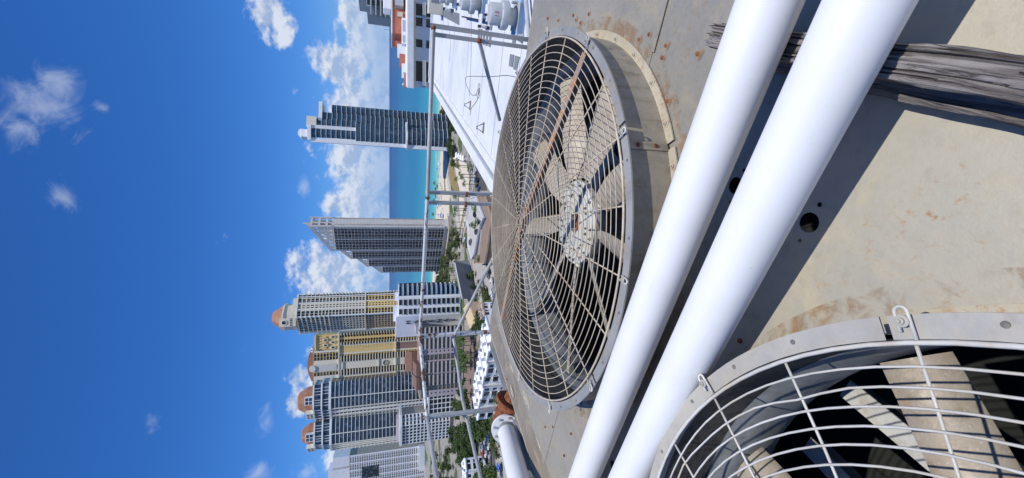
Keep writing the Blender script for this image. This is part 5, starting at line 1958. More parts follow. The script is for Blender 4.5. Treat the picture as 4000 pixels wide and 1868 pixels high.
# --- white gridded block in front of the twins, with a lower glass wing
yw = 318.0
wx = lambda Y, y=yw: at_y(1650, Y, y).x
wg = tower('gridded_block', [(wx(1742), yw + 6), (wx(1655), yw), (wx(1618), yw + 3), (wx(1618), yw + 22), (wx(1742), yw + 24)], 0, 39, 'white gridded block with dark windows in front of the twin glass towers', 'taupe', 'building', off=1.8)
pn_ = Many('window')
wl = {'': MB()}
c1 = [(.3, 'p')] + [(2.4, 'w', 'glass_cool', .45, .3, .12), (.25, 'p')] * 6
facade(wl, pn_, V2(wx(1742), yw + 6), V2(wx(1655), yw), 3.0, 13, 2.75, c1, rec=.6)
c2 = [(.2, 'p'), (2.2, 'w', 'glass_cool', .9, .3, .12), (2.2, 'w', 'rail_glass', .4, .3, .1), (2.2, 'w', 'glass_cool', .9, .3, .12), (.2, 'p')]
facade(wl, pn_, V2(wx(1655), yw), V2(wx(1618), yw + 3), 3.0, 13, 2.75, c2, rec=.6)
wl[''].build('wall', 'slab_pale', wg)
pn_.flush(wg)
MB().prism([(wx(1744), yw + 5), (wx(1655), yw - .8), (wx(1616), yw + 2.2), (wx(1616), yw + 23), (wx(1744), yw + 25)], 38.8, 40.6).build('parapet', 'slab_pale', wg)
MB().prism([(wx(1730), yw + 8), (wx(1640), yw + 6), (wx(1640), yw + 16), (wx(1730), yw + 18)], 40.6, 42.8).build('plant_room', 'pale_violet', wg)
wb = thing('glass_wing', (wx(1575), yw + 2, 0), 'low glass wing with broad white frames between the brown and gridded blocks', 'building')
pn_ = Many('window')
wl = {'': MB()}
facade(wl, pn_, V2(wx(1617), yw - 3), V2(wx(1535), yw - 5), 0.5, 6, 3.1, [(.4, 'p')] + [(3.2, 'w', 'glass_cool', .15, .2, .12), (.3, 'p')] * 4, rec=.7)
wl[''].build('wall', 'slab_pale', wb)
pn_.flush(wb)
MB().prism([(wx(1617), yw - 2), (wx(1535), yw - 4), (wx(1535), yw + 10), (wx(1617), yw + 10)], 0, 19).build('core', 'taupe', wb)
MB().prism([(wx(1618), yw - 3.5), (wx(1534), yw - 5.5), (wx(1534), yw + 10), (wx(1618), yw + 10)], 19.12, 20.3).build('roof', 'slab_pale', wb)

# --- far white block at the left edge
yf = 600.0
wf = lambda Y, y=yf: at_y(1500, Y, y).x
fwt = tower('white_slab_block', [(wf(1960), yf), (wf(1756), yf - 4), (wf(1756), yf + 28), (wf(1960), yf + 28)], 0, 100, 'far white block with rows of balconies at the left end of the skyline', 'taupe', off=2.6)
pn_, ba, ra = Many('window'), Many('balcony'), Many('balcony_rail')
wl = {'': MB()}
cc_ = []
for k in range(7):
    cc_ += [(1.0, 'p'), (3.0, 'w', 'glass_cool', .6, .3, .12), (2.6, 'w', 'glass_dark', .6, .3, .12), (1.4, 'w', 'glass_cool', .8, .4, .2)]
cc_ += [(1.6, 'p')]
facade(wl, pn_, V2(wf(1960), yf), V2(wf(1756), yf - 4), 0, 33, 3.0, cc_, rec=1.2)
wl[''].build('wall', 'stucco_white', fwt)
pn_.flush(fwt)
MB().prism([(wf(1800), yf - .5), (wf(1758), yf - 3), (wf(1758), yf + 20), (wf(1800), yf + 20)], 99.5, 120).build('penthouse', 'stucco_white', fwt)
MB().prism([(wf(1868), yf - 1), (wf(1806), yf - 2), (wf(1806), yf + 20), (wf(1868), yf + 20)], 99.5, 126).build('penthouse', 'stucco_white', fwt)
MB().prism([(wf(1960), yf - 1), (wf(1874), yf - 2), (wf(1874), yf + 20), (wf(1960), yf + 20)], 99.5, 128).build('penthouse', 'stucco_white', fwt)
MB().prism([(wf(1852), yf - 2.6), (wf(1808), yf - 3.2), (wf(1808), yf - 1.3), (wf(1852), yf - 1.3)], 62, 84).build('glass_recess', 'glass_dark', fwt)
MB().prism([(wf(1850), yf - 8), (wf(1752), yf - 10), (wf(1752), yf - 4), (wf(1850), yf - 3.4)], 0, 8).build('podium', 'stucco_white', fwt)

# --- brown block with rows of urn balusters
yb_ = 273.0
bx = lambda Y, y=yb_: at_y(1700, Y, y).x
bb = tower('brown_hotel', [(bx(1556), yb_ + 3), (bx(1276), yb_), (bx(1276), yb_ + 20), (bx(1556), yb_ + 22)], 0, 28, 'mauve brown mid-rise with curved balconies behind the palms', 'taupe', 'hotel', off=3.2)
pn_, ba, ra = Many('window'), Many('balcony'), Many('balcony_rail')
wl = {'': MB(), 'm': MB()}
gb = ('glass_room', .25, .25, .12, 1.2, 'pale_violet', 'baluster')
gn = ('glass_cool', .25, .25, .1)
facade(wl, pn_, V2(bx(1556), yb_ + 3), V2(bx(1276), yb_), 0.6, 10, 2.72,
       [(1.6, 'pm'), (1.5, 'wm', 'glass_room', .9, .8, .3), (1.0, 'pm'), (3.6, 'w', *gn), (3.6, 'w', *gb), (3.2, 'w', *gb), (1.0, 'pm'), (3.6, 'w', *gb), (3.4, 'w', *gb), (.8, 'pm'), (3.6, 'w', *gn), (1.0, 'pm'), (1.6, 'wm', 'glass_room', .9, .8, .3), (1.2, 'pm'),
        (3.6, 'w', *gb), (3.4, 'w', *gb), (1.6, 'w', *gn), (1.2, 'pm'), (3.8, 'w', *gb)], rec=1.3, rails=(ba, ra))
close_walls(wl, bb, {'': 'taupe', 'm': 'pale_violet'})
for o_ in (pn_, ba, ra):
    o_.flush(bb)
MB().prism([(bx(1560), yb_ + 1.5), (bx(1274), yb_ - 1.2), (bx(1272), yb_ + 21), (bx(1560), yb_ + 23)], 27.9, 29.0).build('roof', 'taupe', bb)
for Y, w in ((1440, 4), (1492, 4)):
    c = bx(Y)
    MB().prism([(c - w, yb_ - .9), (c + w, yb_ - .9), (c + w, yb_ + 8), (c - w, yb_ + 8)], 29.0, [31.2, 31.2, 33.0, 33.0]).build('hip_roof', 'brown_roof', bb)
MB().prism([(bx(1300), yb_ - .6), (bx(1272), yb_ - .6), (bx(1272), yb_ + 12), (bx(1300), yb_ + 12)], 29.0, 31.6).build('stair_house', 'pale_violet', bb)
MB().prism([(bx(1540), yb_ + 2), (bx(1300), yb_), (bx(1300), yb_ + 14), (bx(1540), yb_ + 16)], 29.02, 29.3).build('roof_deck', 'mauve', bb)


# --- low white apartments by the palms: zigzag front, roof seen from above
def low_block(name, near_l, near_r, depth, z, nf, label, steps, cat='apartments', roof='pure_white'):
    a, b_ = at_z(*near_l, z), at_z(*near_r, z)
    a, b_ = V2(a.x, a.y), V2(b_.x, b_.y)
    d = (b_ - a)
    L = d.length
    d = d / L
    n = V2(d.y, -d.x)
    t = thing(name, ((a.x + b_.x) / 2, (a.y + b_.y) / 2, 0), label, cat)
    pn_, ba, ra = Many('window'), Many('balcony'), Many('balcony_rail')
    wl = {'': MB()}
    fh = (z - .3) / nf
    for i in range(steps):
        o = n * (-1.6 * (i % 2))
        p0, p1 = a + d * (L * i / steps) + o, a + d * (L * (i + 1) / steps) + o
        facade(wl, pn_, p0, p1, 0.2, nf, fh, [(.8, 'p'), (3.0, 'w', 'glass_room', .5, .4, .2, .7, 'slab_pale', 'slab_pale'), (2.0, 'w', 'glass_cool', .9, .5, .25), (.6, 'p')], rec=.5, rails=(ba, ra))
        q0, q1 = p0 - n * (depth + (i % 3) * .8), p1 - n * (depth + (i % 3) * .8)
        MB().prism([tuple(p0 - n * .7), tuple(p1 - n * .7), tuple(q1), tuple(q0)], 0, z - .05).build('core', 'slab_pale', t)
        zz = z + .12 * (i % 2)
        MB().prism([tuple(p0 + n * .4 + d * .01), tuple(p1 + n * .4 - d * .01), tuple(q1 - d * .01), tuple(q0 + d * .01)], zz, zz + .35).build('roof', roof, t)
        for k in range(4):
            c = p0 + (p1 - p0) * (.2 + .18 * k) - n * (2.0 + (k * 37 % 5) * depth / 6)
            MB().box((c.x, c.y, zz + .7), (1.1, .8, .7), math.atan2(d.y, d.x) + .2).build('roof_unit', 'vent_grey' if k % 2 else 'roof_grey', t)
        for s_ in (p0, p1):
            c = s_ - n * (depth / 2)
            MB().bar((*(s_ + n * .3), zz + .55), (*(s_ - n * depth), zz + .55), .3, .4).build('parapet', roof, t)
    wl[''].build('wall', 'stucco_white', t)
    for o_ in (pn_, ba, ra):
        o_.flush(t)
    return t


low_block('zigzag_apartments', (1868, 1640), (1925, 1318), 12, 10.5, 3, 'low white zigzag apartments with a bright stepped roof beyond the deck edge', 7)
low_block('white_low_block', (1835, 1960), (1818, 1790), 12, 10.0, 3, 'small white flat-roofed block among trees at the left border', 3)

# --- buildings and decks at street level
def deck_block(name, pts, z, label, m, cat, edge=None):
    P = [at_z(x, y, z) for x, y in pts]
    c = sum(P, Vector((0, 0, 0))) / len(P)
    t = thing(name, (c.x, c.y, 0), label, cat)
    mb = MB()
    cdt_panel([(p.x, p.y) for p in P], [], z, z, mb)
    mb.build('slab', m, t)
    for i in range(len(P)):
        a, b_ = P[i], P[(i + 1) % len(P)]
        MB().bar((a.x, a.y, z + .45), (b_.x, b_.y, z + .45), .25, .9).build('parapet', edge or m, t)
    return t


pk = deck_block('parking_deck', [(1838, 775), (1862, 768), (1893, 850), (1879, 882), (1869, 926), (1856, 993), (1846, 1013), (1831, 960), (1832, 906), (1826, 862)], 5.0, 'white parking deck beside the beach road with a few dark cars', 'concrete', 'parking deck', 'pure_white')
rp_ = deck_block('ramp_deck', [(1870, 766), (1900, 766), (1926, 862), (1917, 906), (1906, 983), (1896, 1030), (1857, 1030), (1870, 933), (1881, 883), (1897, 850)], 4.0, 'brown parking ramp next to the white parking deck', 'brown_deck', 'ramp', 'tan_wall')
a, b_ = at_z(1884, 890, 4.0), at_z(1870, 1025, 4.0)
MB().bar((a.x, a.y, 4.3), (b_.x, b_.y, 4.3), .3, .6).build('lane_divider', 'slab_cream', rp_)
tp = deck_block('terrace_plot', [(1822, 905), (1832, 870), (1838, 880), (1834, 912)], 3.0, 'small tan terrace at the seaward edge of the parking deck', 'tan_wall', 'terrace')
# grey building side, plant shadows drawn on it as dark leaf shapes
mq = [at_z(1776, 1026, 9), at_z(1802, 1168, 9), at_z(1858, 1170, 0), at_z(1816, 1026, 0)]
mu = thing('grey_slope_building', (-30, 285, 0), 'low grey building with leaf-shaped plant shadows painted on its sloping side', 'building')
A0, A1 = at_z(1778, 1028, 10.0), at_z(1806, 1168, 10.0)
B0_, B1_ = at_z(1822, 1028, 1.5), at_z(1862, 1168, 1.5)
MB().add([A0, A1, B1_, B0_, (A0.x + 1, A0.y + 8, 10), (A1.x + 1, A1.y + 8, 10), (A0.x + 1, A0.y + 8, 0), (A1.x + 1, A1.y + 8, 0), (B0_.x, B0_.y, 0), (B1_.x, B1_.y, 0)],
         [(0, 3, 2, 1), (0, 1, 5, 4), (4, 5, 7, 6), (3, 8, 9, 2), (0, 4, 6, 8, 3), (1, 2, 9, 7, 5)]).build('body', 'slope_grey', mu)
MB().bar(A0 + Vector((0, -.2, .15)), A1 + Vector((0, -.2, .15)), .5, .4).build('coping', 'slab_pale', mu)
rnd = random.Random(4)
ex, ey = (A1 - A0), (B0_ - A0)
nn = ex.cross(ey).normalized()
if nn.z < 0:
    nn = -nn
for k in range(16):
    u, v = .06 + .88 * (k / 15), .35 + .35 * rnd.random()
    c = A0 + ex * u + ey * v + nn * .03
    dr = (ex.normalized() * (.5 + rnd.random() * .6) + ey.normalized() * (rnd.random() - .1)).normalized()
    sd = nn.cross(dr)
    L = 2.6 + rnd.random() * 1.6
    pts = []
    for i in range(9):
        s_ = i / 8
        pts.append(c + dr * (L * (s_ - .5)) + sd * (.55 * math.sin(PI * s_)))
    for i in range(7, 0, -1):
        s_ = i / 8
        pts.append(c + dr * (L * (s_ - .5)) - sd * (.35 * math.sin(PI * s_)))
    MB().add(pts, [tuple(range(len(pts)))]).build('painted_leaf_shadow', 'leaf_shadow', mu)
low_block('tan_house', (1893, 1236), (1888, 1178), 8, 6.5, 2, 'small tan two-storey house between trees near the street bend', 2, 'house', 'tan_wall')
sb = thing('sloped_tan_block', (-52, 235, 0), 'tan block with a sloping pale roof below the white hotel', 'building')
P = [at_z(1812, 1205, 6), at_z(1832, 1180, 6), at_z(1860, 1260, 4), at_z(1838, 1285, 4)]
MB().prism([p.xy for p in P], 0, [p.z for p in P]).build('wall', 'tan_wall', sb)
MB().prism([(p.x * 1.005, p.y * 1.002) for p in P], [p.z + .02 for p in P], [p.z + .4 for p in P]).build('roof', 'sand_wall', sb)

# ------------------------------------------------------------------ trees, palms, hedges
def leaf_mat(name, c1, c2, c3):
    m, q, b = new_mat(name)
    p = coords(q, 'World')
    oi = q.n('ShaderNodeObjectInfo').outputs['Random']
    n = q.noise(p, .9, 4, .6)
    c = q.mix(q.step(n, .3, .7), c1, c2)
    c = q.mix(q.math('MULTIPLY', oi, .6), c, c3)
    q.put(b.inputs['Base Color'], c)
    b.inputs['Roughness'].default_value = .6
    b.inputs['Specular IOR Level'].default_value = .3
    tr = q.n('ShaderNodeBsdfTranslucent')
    q.put(tr.inputs[0], q.mix(.5, c, (.14, .20, .03)))
    mx = q.n('ShaderNodeMixShader')
    mx.inputs[0].default_value = .25
    o = [x for x in q.t.nodes if x.type == 'OUTPUT_MATERIAL'][0]
    q.t.links.new(b.outputs[0], mx.inputs[1])
    q.t.links.new(tr.outputs[0], mx.inputs[2])
    q.t.links.new(mx.outputs[0], o.inputs[0])


leaf_mat('leaf_dark', (.028, .055, .018), (.055, .10, .028), (.075, .11, .03))
leaf_mat('leaf_bright', (.05, .09, .02), (.095, .15, .03), (.09, .115, .03))
leaf_mat('leaf_olive', (.06, .075, .03), (.11, .125, .05), (.14, .13, .05))
leaf_mat('leaf_palm', (.045, .08, .022), (.09, .14, .04), (.12, .15, .05))
mat('bark', (.13, .10, .075), .9, var=.25, scale=2)
mat('palm_bark', (.22, .18, .14), .9, var=.2, scale=2)

rnd = random.Random(11)


def crown_mesh(seed, m, rx=1.0, rz=.75, n=420, leaf=.20):
    """leaf clumps in an uneven crown of unit radius, sitting on z=0..2*rz"""
    r_ = random.Random(seed)
    cl = []
    for _ in range(11):
        a, rr = r_.random() * 2 * PI, r_.random() ** .5 * .72
        cl.append((rr * math.cos(a) * rx, rr * math.sin(a) * rx, rz * (.45 + r_.random() * 1.05), .26 + r_.random() * .26))
    mb = MB()
    for i in range(n):
        cx, cy, cz, cr = cl[i % len(cl)]
        while True:
            v = Vector((r_.uniform(-1, 1), r_.uniform(-1, 1), r_.uniform(-1, 1)))
            if .3 < v.length < 1:
                break
        v = v.normalized() * (cr * (.55 + .5 * r_.random()))
        p = Vector((cx, cy, cz)) + Vector((v.x, v.y, v.z * .8))
        nrm = (v.normalized() + Vector((0, 0, .6)) + Vector((r_.uniform(-1, 1), r_.uniform(-1, 1), r_.uniform(-1, 1))) * .7).normalized()
        a = nrm.cross(Vector((r_.uniform(-1, 1), r_.uniform(-1, 1), .3))).normalized()
        b_ = nrm.cross(a)
        s_ = leaf * (.5 + r_.random() * .8)
        mb.add([p - a * s_ * .5 - b_ * s_ * .25, p + a * s_ * .1 - b_ * s_ * .5, p + a * s_ * .6 + b_ * s_ * .1, p + b_ * s_ * .5], [(0, 1, 2, 3)])
    return mesh_of(mb, 'crown', m)


CROWNS = {'dark': [crown_mesh(s, 'leaf_dark') for s in (1, 2, 3)], 'bright': [crown_mesh(s, 'leaf_bright') for s in (4, 5)], 'olive': [crown_mesh(s, 'leaf_olive', n=330) for s in (6, 7)]}


def trunk_mesh():
    mb = MB()
    mb.tube([(0, 0, 0), (.03, .02, .5), (0, .05, 1.0)], [.09, .06, .05], 7)
    for k in range(4):
        a = k * PI / 2 + .4
        mb.tube([(0, .04, .75), (.25 * math.cos(a), .25 * math.sin(a), 1.15), (.42 * math.cos(a), .42 * math.sin(a), 1.5)], [.04, .03, .015], 5)
    return mesh_of(mb, 'trunk', 'bark', True)


TRUNK = trunk_mesh()


def tree(X, Y, r, h, kind, label, group, z=0.0):
    p = at_z(X, Y, z)
    size = 'tall' if h > 8.4 else ('low' if h < 5 else 'medium')
    label = '%s %s ' % (size, {'dark': 'dark green', 'bright': 'bright green', 'olive': 'olive green'}[kind]) + label.replace('dark tree', 'tree').replace('small tree', 'tree').replace('low tree', 'tree').replace('leafy tree', 'tree')
    t = thing('broadleaf_tree', (p.x, p.y, z), label, 'tree', group)
    th = max(1.2, h - r * 1.4)
    inst('trunk', TRUNK, t, (p.x, p.y, z), (0, 0, rnd.random() * 6), (th * .55, th * .55, th))
    inst('crown', rnd.choice(CROWNS[kind]), t, (p.x, p.y, z + th * .72), (0, 0, rnd.random() * 6), (r * (.85 + .3 * rnd.random()), r * (.85 + .3 * rnd.random()), r * (.85 + .25 * rnd.random())))


def frond_mesh(seed):
    """palm head of drooping feathered fronds, unit frond length, centred at the origin"""
    r_ = random.Random(seed)
    mb = MB()
    n = 17
    for k in range(n):
        a = 2 * PI * k / n + r_.uniform(-.2, .2)
        up = r_.uniform(-.35, .85)
        L = .8 + .35 * r_.random()
        d = Vector((math.cos(a), math.sin(a), 0))
        s_ = Vector((-d.y, d.x, 0))
        spine = []
        for i in range(7):
            u = i / 6
            spine.append(d * (L * u * (1 - .25 * u)) + Vector((0, 0, L * (up * u - (.55 + .4 * up) * u * u * 1.1))))
        for i in range(6):
            w = .15 * math.sin(PI * (i + .8) / 7)
            for sg in (-1, 1):
                m0, m1 = spine[i], spine[i + 1]
                tip = (m0 + m1) / 2 + s_ * (sg * w * 1.35) + (m1 - m0) * .6 + Vector((0, 0, -.07))
                mb.add([m0, m1, tip], [(0, 1, 2)])
    return mesh_of(mb, 'fronds', 'leaf_palm')


FRONDS = [frond_mesh(s) for s in (21, 22, 23)]


def palm_trunk():
    mb = MB()
    pts = [(.02 * math.sin(2.2 * i / 8), .012 * i / 8, i / 8) for i in range(9)]
    mb.tube(pts, [.030 - .012 * (i / 8) + (.008 if i == 0 else 0) for i in range(9)], 7)
    return mesh_of(mb, 'trunk', 'palm_bark', True)


PTRUNK = palm_trunk()


def palm(X, Y, h, r, label, group, z=0.0):
    p = at_z(X, Y, z)
    label = ('tall ' if h > 8.6 else ('short ' if h < 6.2 else 'medium ')) + label.replace('short palm', 'palm')
    t = thing('palm_tree', (p.x, p.y, z), label, 'palm', group)
    rz = rnd.random() * 6
    inst('trunk', PTRUNK, t, (p.x, p.y, z), (0, 0, rz), (h * .75 if h < 8 else 8, h * .75 if h < 8 else 8, h))
    k = .16 if h >= 8 else .02 * h
    top = Matrix.Rotation(rz, 3, 'Z') @ Vector((.02 * math.sin(2.2) * (h * .75 if h < 8 else 8), .012 * (h * .75 if h < 8 else 8), 0))
    inst('fronds', rnd.choice(FRONDS), t, (p.x + top.x, p.y + top.y, z + h), (0, 0, rnd.random() * 6), (r, r, r))


ROAD_PALMS = [(1850, 648, 11), (1866, 684, 10.5), (1868, 694, 10), (1870, 720, 9), (1836, 768, 9.5), (1835, 814, 10), (1831, 822, 9), (1829, 841, 9.5), (1818, 868, 9), (1811, 893, 8.5),
              (1842, 632, 9), (1830, 655, 7), (1815, 700, 6.5), (1800, 905, 8), (1806, 930, 8)]
for X, Y, h in ROAD_PALMS:
    palm(X, Y, h, 2.6, 'slender palm in the row along the pale beach road', 'palms along the beach road')
for X, Y, h in ((1722, 716, 7), (1728, 738, 7), (1724, 766, 6), (1715, 838, 7), (1712, 782, 5), (1727, 728, 5)):
    palm(X, Y, h, 2.8, 'short palm standing on the beach sand by the water', 'palms on the beach')
for X, Y, h in ((1895, 815, 6), (1893, 880, 7), (1905, 868, 6), (1880, 808, 5)):
    palm(X, Y, h, 3.2, 'bushy palm beside the parking decks', 'palms at the parking decks')
for i in range(26):
    X, Y = rnd.uniform(1752, 1800), rnd.uniform(935, 1125)
    palm(X, Y, rnd.uniform(5, 9), rnd.uniform(2.2, 3.0), 'palm in the garden between the stepped tower and the white hotel', 'garden palms below the stepped tower')
for i in range(20):
    X, Y = rnd.uniform(1840, 1875), rnd.uniform(1305, 1430)
    palm(X, Y, rnd.uniform(8, 12), rnd.uniform(3.8, 5.0), 'large feathery palm in front of the mauve brown hotel', 'palms before the brown hotel')
for i in range(12):
    X, Y = rnd.uniform(1822, 1845), rnd.uniform(1040, 1150)
    palm(X, Y, rnd.uniform(5, 8), rnd.uniform(2.2, 3.0), 'palm on the verge below the grey leaf-shadowed slope', 'palms below the mural')
for X, Y, h in ((1960, 1500, 7), (1950, 1585, 7), (1985, 1560, 6), (1930, 1590, 7), (1965, 1640, 6)):
    palm(X, Y, h, 3.4, 'palm against the front of the zigzag apartments', 'palms by the zigzag apartments')

for i in range(34):
    X, Y = rnd.uniform(1722, 1760), rnd.uniform(1020, 1118)
    tree(X, Y, rnd.uniform(3, 4.8), rnd.uniform(6, 10), rnd.choice(('dark', 'olive', 'dark')), 'dark tree in the thicket between stepped tower and white hotel', 'thicket left of the stepped tower')
for i in range(26):
    X, Y = rnd.uniform(1755, 1812), rnd.uniform(900, 1010)
    tree(X, Y, rnd.uniform(1.8, 3.2), rnd.uniform(4, 6), rnd.choice(('dark', 'olive', 'bright')), 'small tree at the foot of the stepped tower', 'trees at the foot of the stepped tower')
for i in range(16):
    X, Y = rnd.uniform(1772, 1800), rnd.uniform(480, 640)
    tree(X, Y, rnd.uniform(2.5, 4), rnd.uniform(5, 8), 'dark', 'dark tree around the foot of the blue tower', 'trees below the blue tower')
for i in range(10):
    X, Y = rnd.uniform(1735, 1760), rnd.uniform(400, 450)
    tree(X, Y, rnd.uniform(2, 3), rnd.uniform(4, 5), rnd.choice(('dark', 'olive')), 'low tree on the beach edge right of the blue tower', 'beach-edge trees')
for i in range(16):
    X, Y = rnd.uniform(1830, 1875), rnd.uniform(1040, 1170)
    tree(X, Y, rnd.uniform(1.6, 2.8), rnd.uniform(3, 5), rnd.choice(('dark', 'bright')), 'street tree on the verge beyond the fan guard', 'street trees by the bend')
for X, Y, r, h in ((1905, 1245, 4.2, 8), (1915, 1225, 3.8, 7), (1925, 1260, 4.5, 8), (1896, 1270, 3.5, 7), (1900, 1010, 3.2, 6), (1890, 1100, 2.4, 5), (1905, 1130, 2.6, 5), (1915, 1160, 2.6, 5), (1936, 1225, 3.4, 6), (1880, 1290, 3.5, 7), (1893, 995, 2.4, 5)):
    tree(X, Y, r, h, 'olive' if r < 3 else 'dark', 'round street tree near the small tan house', 'street trees near the tan house')
for i in range(40):
    X, Y = rnd.uniform(1795, 1868), rnd.uniform(1660, 1800)
    tree(X, Y, rnd.uniform(3, 5), rnd.uniform(7, 11), 'dark', 'dark tree in the wood between the gridded and small white blocks', 'dark wood at the left')
for i in range(22):
    X, Y = rnd.uniform(1690, 1790), rnd.uniform(1745, 1890)
    tree(X, Y, rnd.uniform(3, 5), rnd.uniform(6, 10), rnd.choice(('dark', 'olive')), 'tree in the green belt below the far white block', 'green belt at the far left')
for i in range(16):
    X, Y = rnd.uniform(1800, 1850), rnd.uniform(1430, 1640)
    tree(X, Y, rnd.uniform(2.6, 4), rnd.uniform(6, 9), rnd.choice(('dark', 'dark', 'bright')), 'tree at the foot of the brown hotel', 'trees before the brown hotel')
for X, Y, r, h, k in ((1905, 1660, 4.8, 9, 'dark'), (1898, 1690, 4.2, 8, 'dark'), (1922, 1690, 4.4, 9, 'bright'), (1940, 1665, 4.2, 8, 'dark'), (1930, 1640, 4, 8, 'dark'), (1880, 1650, 4, 8, 'dark'),
                      (1960, 1720, 3.4, 7, 'bright'), (1975, 1755, 3.2, 7, 'olive'), (1965, 1690, 3.4, 7, 'dark'),
                      (1918, 1830, 4.6, 9, 'bright'), (1935, 1850, 4.4, 8, 'bright'), (1960, 1840, 4, 8, 'bright'), (1925, 1868, 4.4, 9, 'bright'), (1950, 1890, 4.4, 8, 'bright'), (1900, 1855, 4, 8, 'dark'),
                      (2020, 1705, 2.6, 5, 'dark'), (2035, 1725, 2.4, 5, 'dark'), (2060, 1790, 2.6, 5, 'olive'), (1990, 1590, 3, 6, 'dark'), (1975, 1530, 2.8, 6, 'dark')):
    tree(X, Y, r, h, k, 'leafy tree round the car park at lower left, beside the flanged pipe', 'trees round the left car park')


def hedge(a, b_, w, h, label):
    p, q_ = at_z(*a, 0), at_z(*b_, 0)
    r_ = random.Random(int(a[0] + b_[1]))
    d = (q_ - p)
    L = d.length
    d.normalize()
    s_ = Vector((-d.y, d.x, 0))
    mb = MB()
    for i in range(int(L * 14)):
        c = p + d * (r_.random() * L) + s_ * (r_.uniform(-.5, .5) * w) + Vector((0, 0, h * r_.random() ** .5))
        a_ = Vector((r_.uniform(-1, 1), r_.uniform(-1, 1), r_.uniform(-.3, .3))).normalized() * .35
        b2 = Vector((r_.uniform(-1, 1), r_.uniform(-1, 1), r_.uniform(0, .8))).normalized() * .3
        mb.add([c - a_, c - b2, c + a_, c + b2], [(0, 1, 2, 3)])
    o = mb.build('hedge', 'leaf_dark', org=p)
    tag(o, label, 'hedge')


hedge((1850, 640), (1843, 745), 2.2, 1.6, 'clipped hedge between the pale road and the cars near the white roof')
hedge((1826, 790), (1806, 885), 2.0, 1.5, 'low hedge along the beach side of the pale road')
hedge((1895, 1110), (1925, 1190), 2.2, 1.6, 'hedge beside the parked white cars beyond the fan guard')
hedge((1800, 985), (1790, 1020), 2.5, 2.0, 'dark hedge in front of the stepped tower podium')
hedge((1738, 690), (1741, 745), 2.0, 1.0, 'low dune scrub between beach and promenade')

# ------------------------------------------------------------------ cars
PAINT = {'white': (.75, .76, .77), 'silver': (.42, .44, .46), 'black': (.018, .018, .022), 'red': (.45, .03, .03), 'blue': (.03, .07, .20), 'grey': (.16, .17, .18)}
for k, c in PAINT.items():
    m_ = mat('paint_' + k if k != 'white' else 'carpaint_white', c, .25, var=.02, spec=.6)
glass_mat('car_glass', (.01, .012, .015), (.03, .035, .04), .3, .05)
mat('tyre', (.02, .02, .02), .8)
mat('lamp_red', (.35, .02, .02), .3)


def car_meshes():
    prof = [(-2.2, .35), (-2.25, .75), (-2.05, .95), (-1.35, 1.0), (-.95, 1.38), (-.3, 1.46), (.55, 1.42), (1.15, 1.0), (2.0, .88), (2.25, .68), (2.22, .35)]
    mb = MB()
    n = len(prof)
    vs = []
    for y, k in ((-.86, .0), (.86, .0)):
        for x, z in prof:
            inn = .16 if z > 1.1 else 0
            vs.append((x, y * (1 - inn), z))
    mb.add(vs, [(i, i + 1, n + i + 1, n + i) for i in range(n - 1)] + [(n - 1, 0, n, 2 * n - 1), tuple(range(n - 1, -1, -1)), tuple(range(n, 2 * n))])
    gl = MB()
    for s in (-1, 1):
        y = .80 * s
        q_ = [(-1.2, y * 1.045, 1.02), (1.0, y * 1.045, 1.03), (.5, y * .94, 1.36), (-.85, y * .94, 1.36)]
        gl.add(q_ if s < 0 else q_[::-1], [(0, 1, 2, 3)])
    gl.add([(-1.33, -.7, 1.035), (-1.33, .7, 1.035), (-.99, .62, 1.37), (-.99, -.62, 1.37)], [(3, 2, 1, 0)])
    gl.add([(1.12, -.7, 1.05), (1.12, .7, 1.05), (.62, .62, 1.41), (.62, -.62, 1.41)], [(0, 1, 2, 3)])
    wh = MB().lathe([(0, -.1), (.32, -.1), (.33, 0), (.32, .1), (0, .1)], (0, 0, 0), 14, m=Matrix.Rotation(PI / 2, 3, 'X'))
    return mb, gl, wh


cb, cg, cw = car_meshes()
CG, CW = mesh_of(cg, 'windows', 'car_glass'), mesh_of(cw, 'wheel', 'tyre', 30)
LAMP = mesh_of(MB().box((0, 0, 0), (.06, .32, .12)), 'lamp', 'lamp_red')
HLAMP = mesh_of(MB().box((0, 0, 0), (.06, .34, .13)), 'lamp', 'paint_white')
CB = {k: mesh_of(cb, 'body', 'paint_' + k if k != 'white' else 'carpaint_white') for k in PAINT}


def car(X, Y, rz, col, label, group, z=0.07):
    p = at_z(X, Y, z)
    t = thing('parked_car', (p.x, p.y, z), label, 'car', group)
    t.rotation_euler = (0, 0, rz)
    o = Vector((p.x, p.y, z))
    inst('body', CB[col], t, o)
    inst('windows', CG, t, o)
    for x in (-1.4, 1.4):
        for y in (-.78, .78):
            inst('wheel', CW, t, o + Vector((x, y, .33)))
    for y in (-.6, .6):
        inst('tail_light', LAMP, t, o + Vector((-2.22, y, .78)))
        inst('headlight', HLAMP, t, o + Vector((2.2, y, .70)))


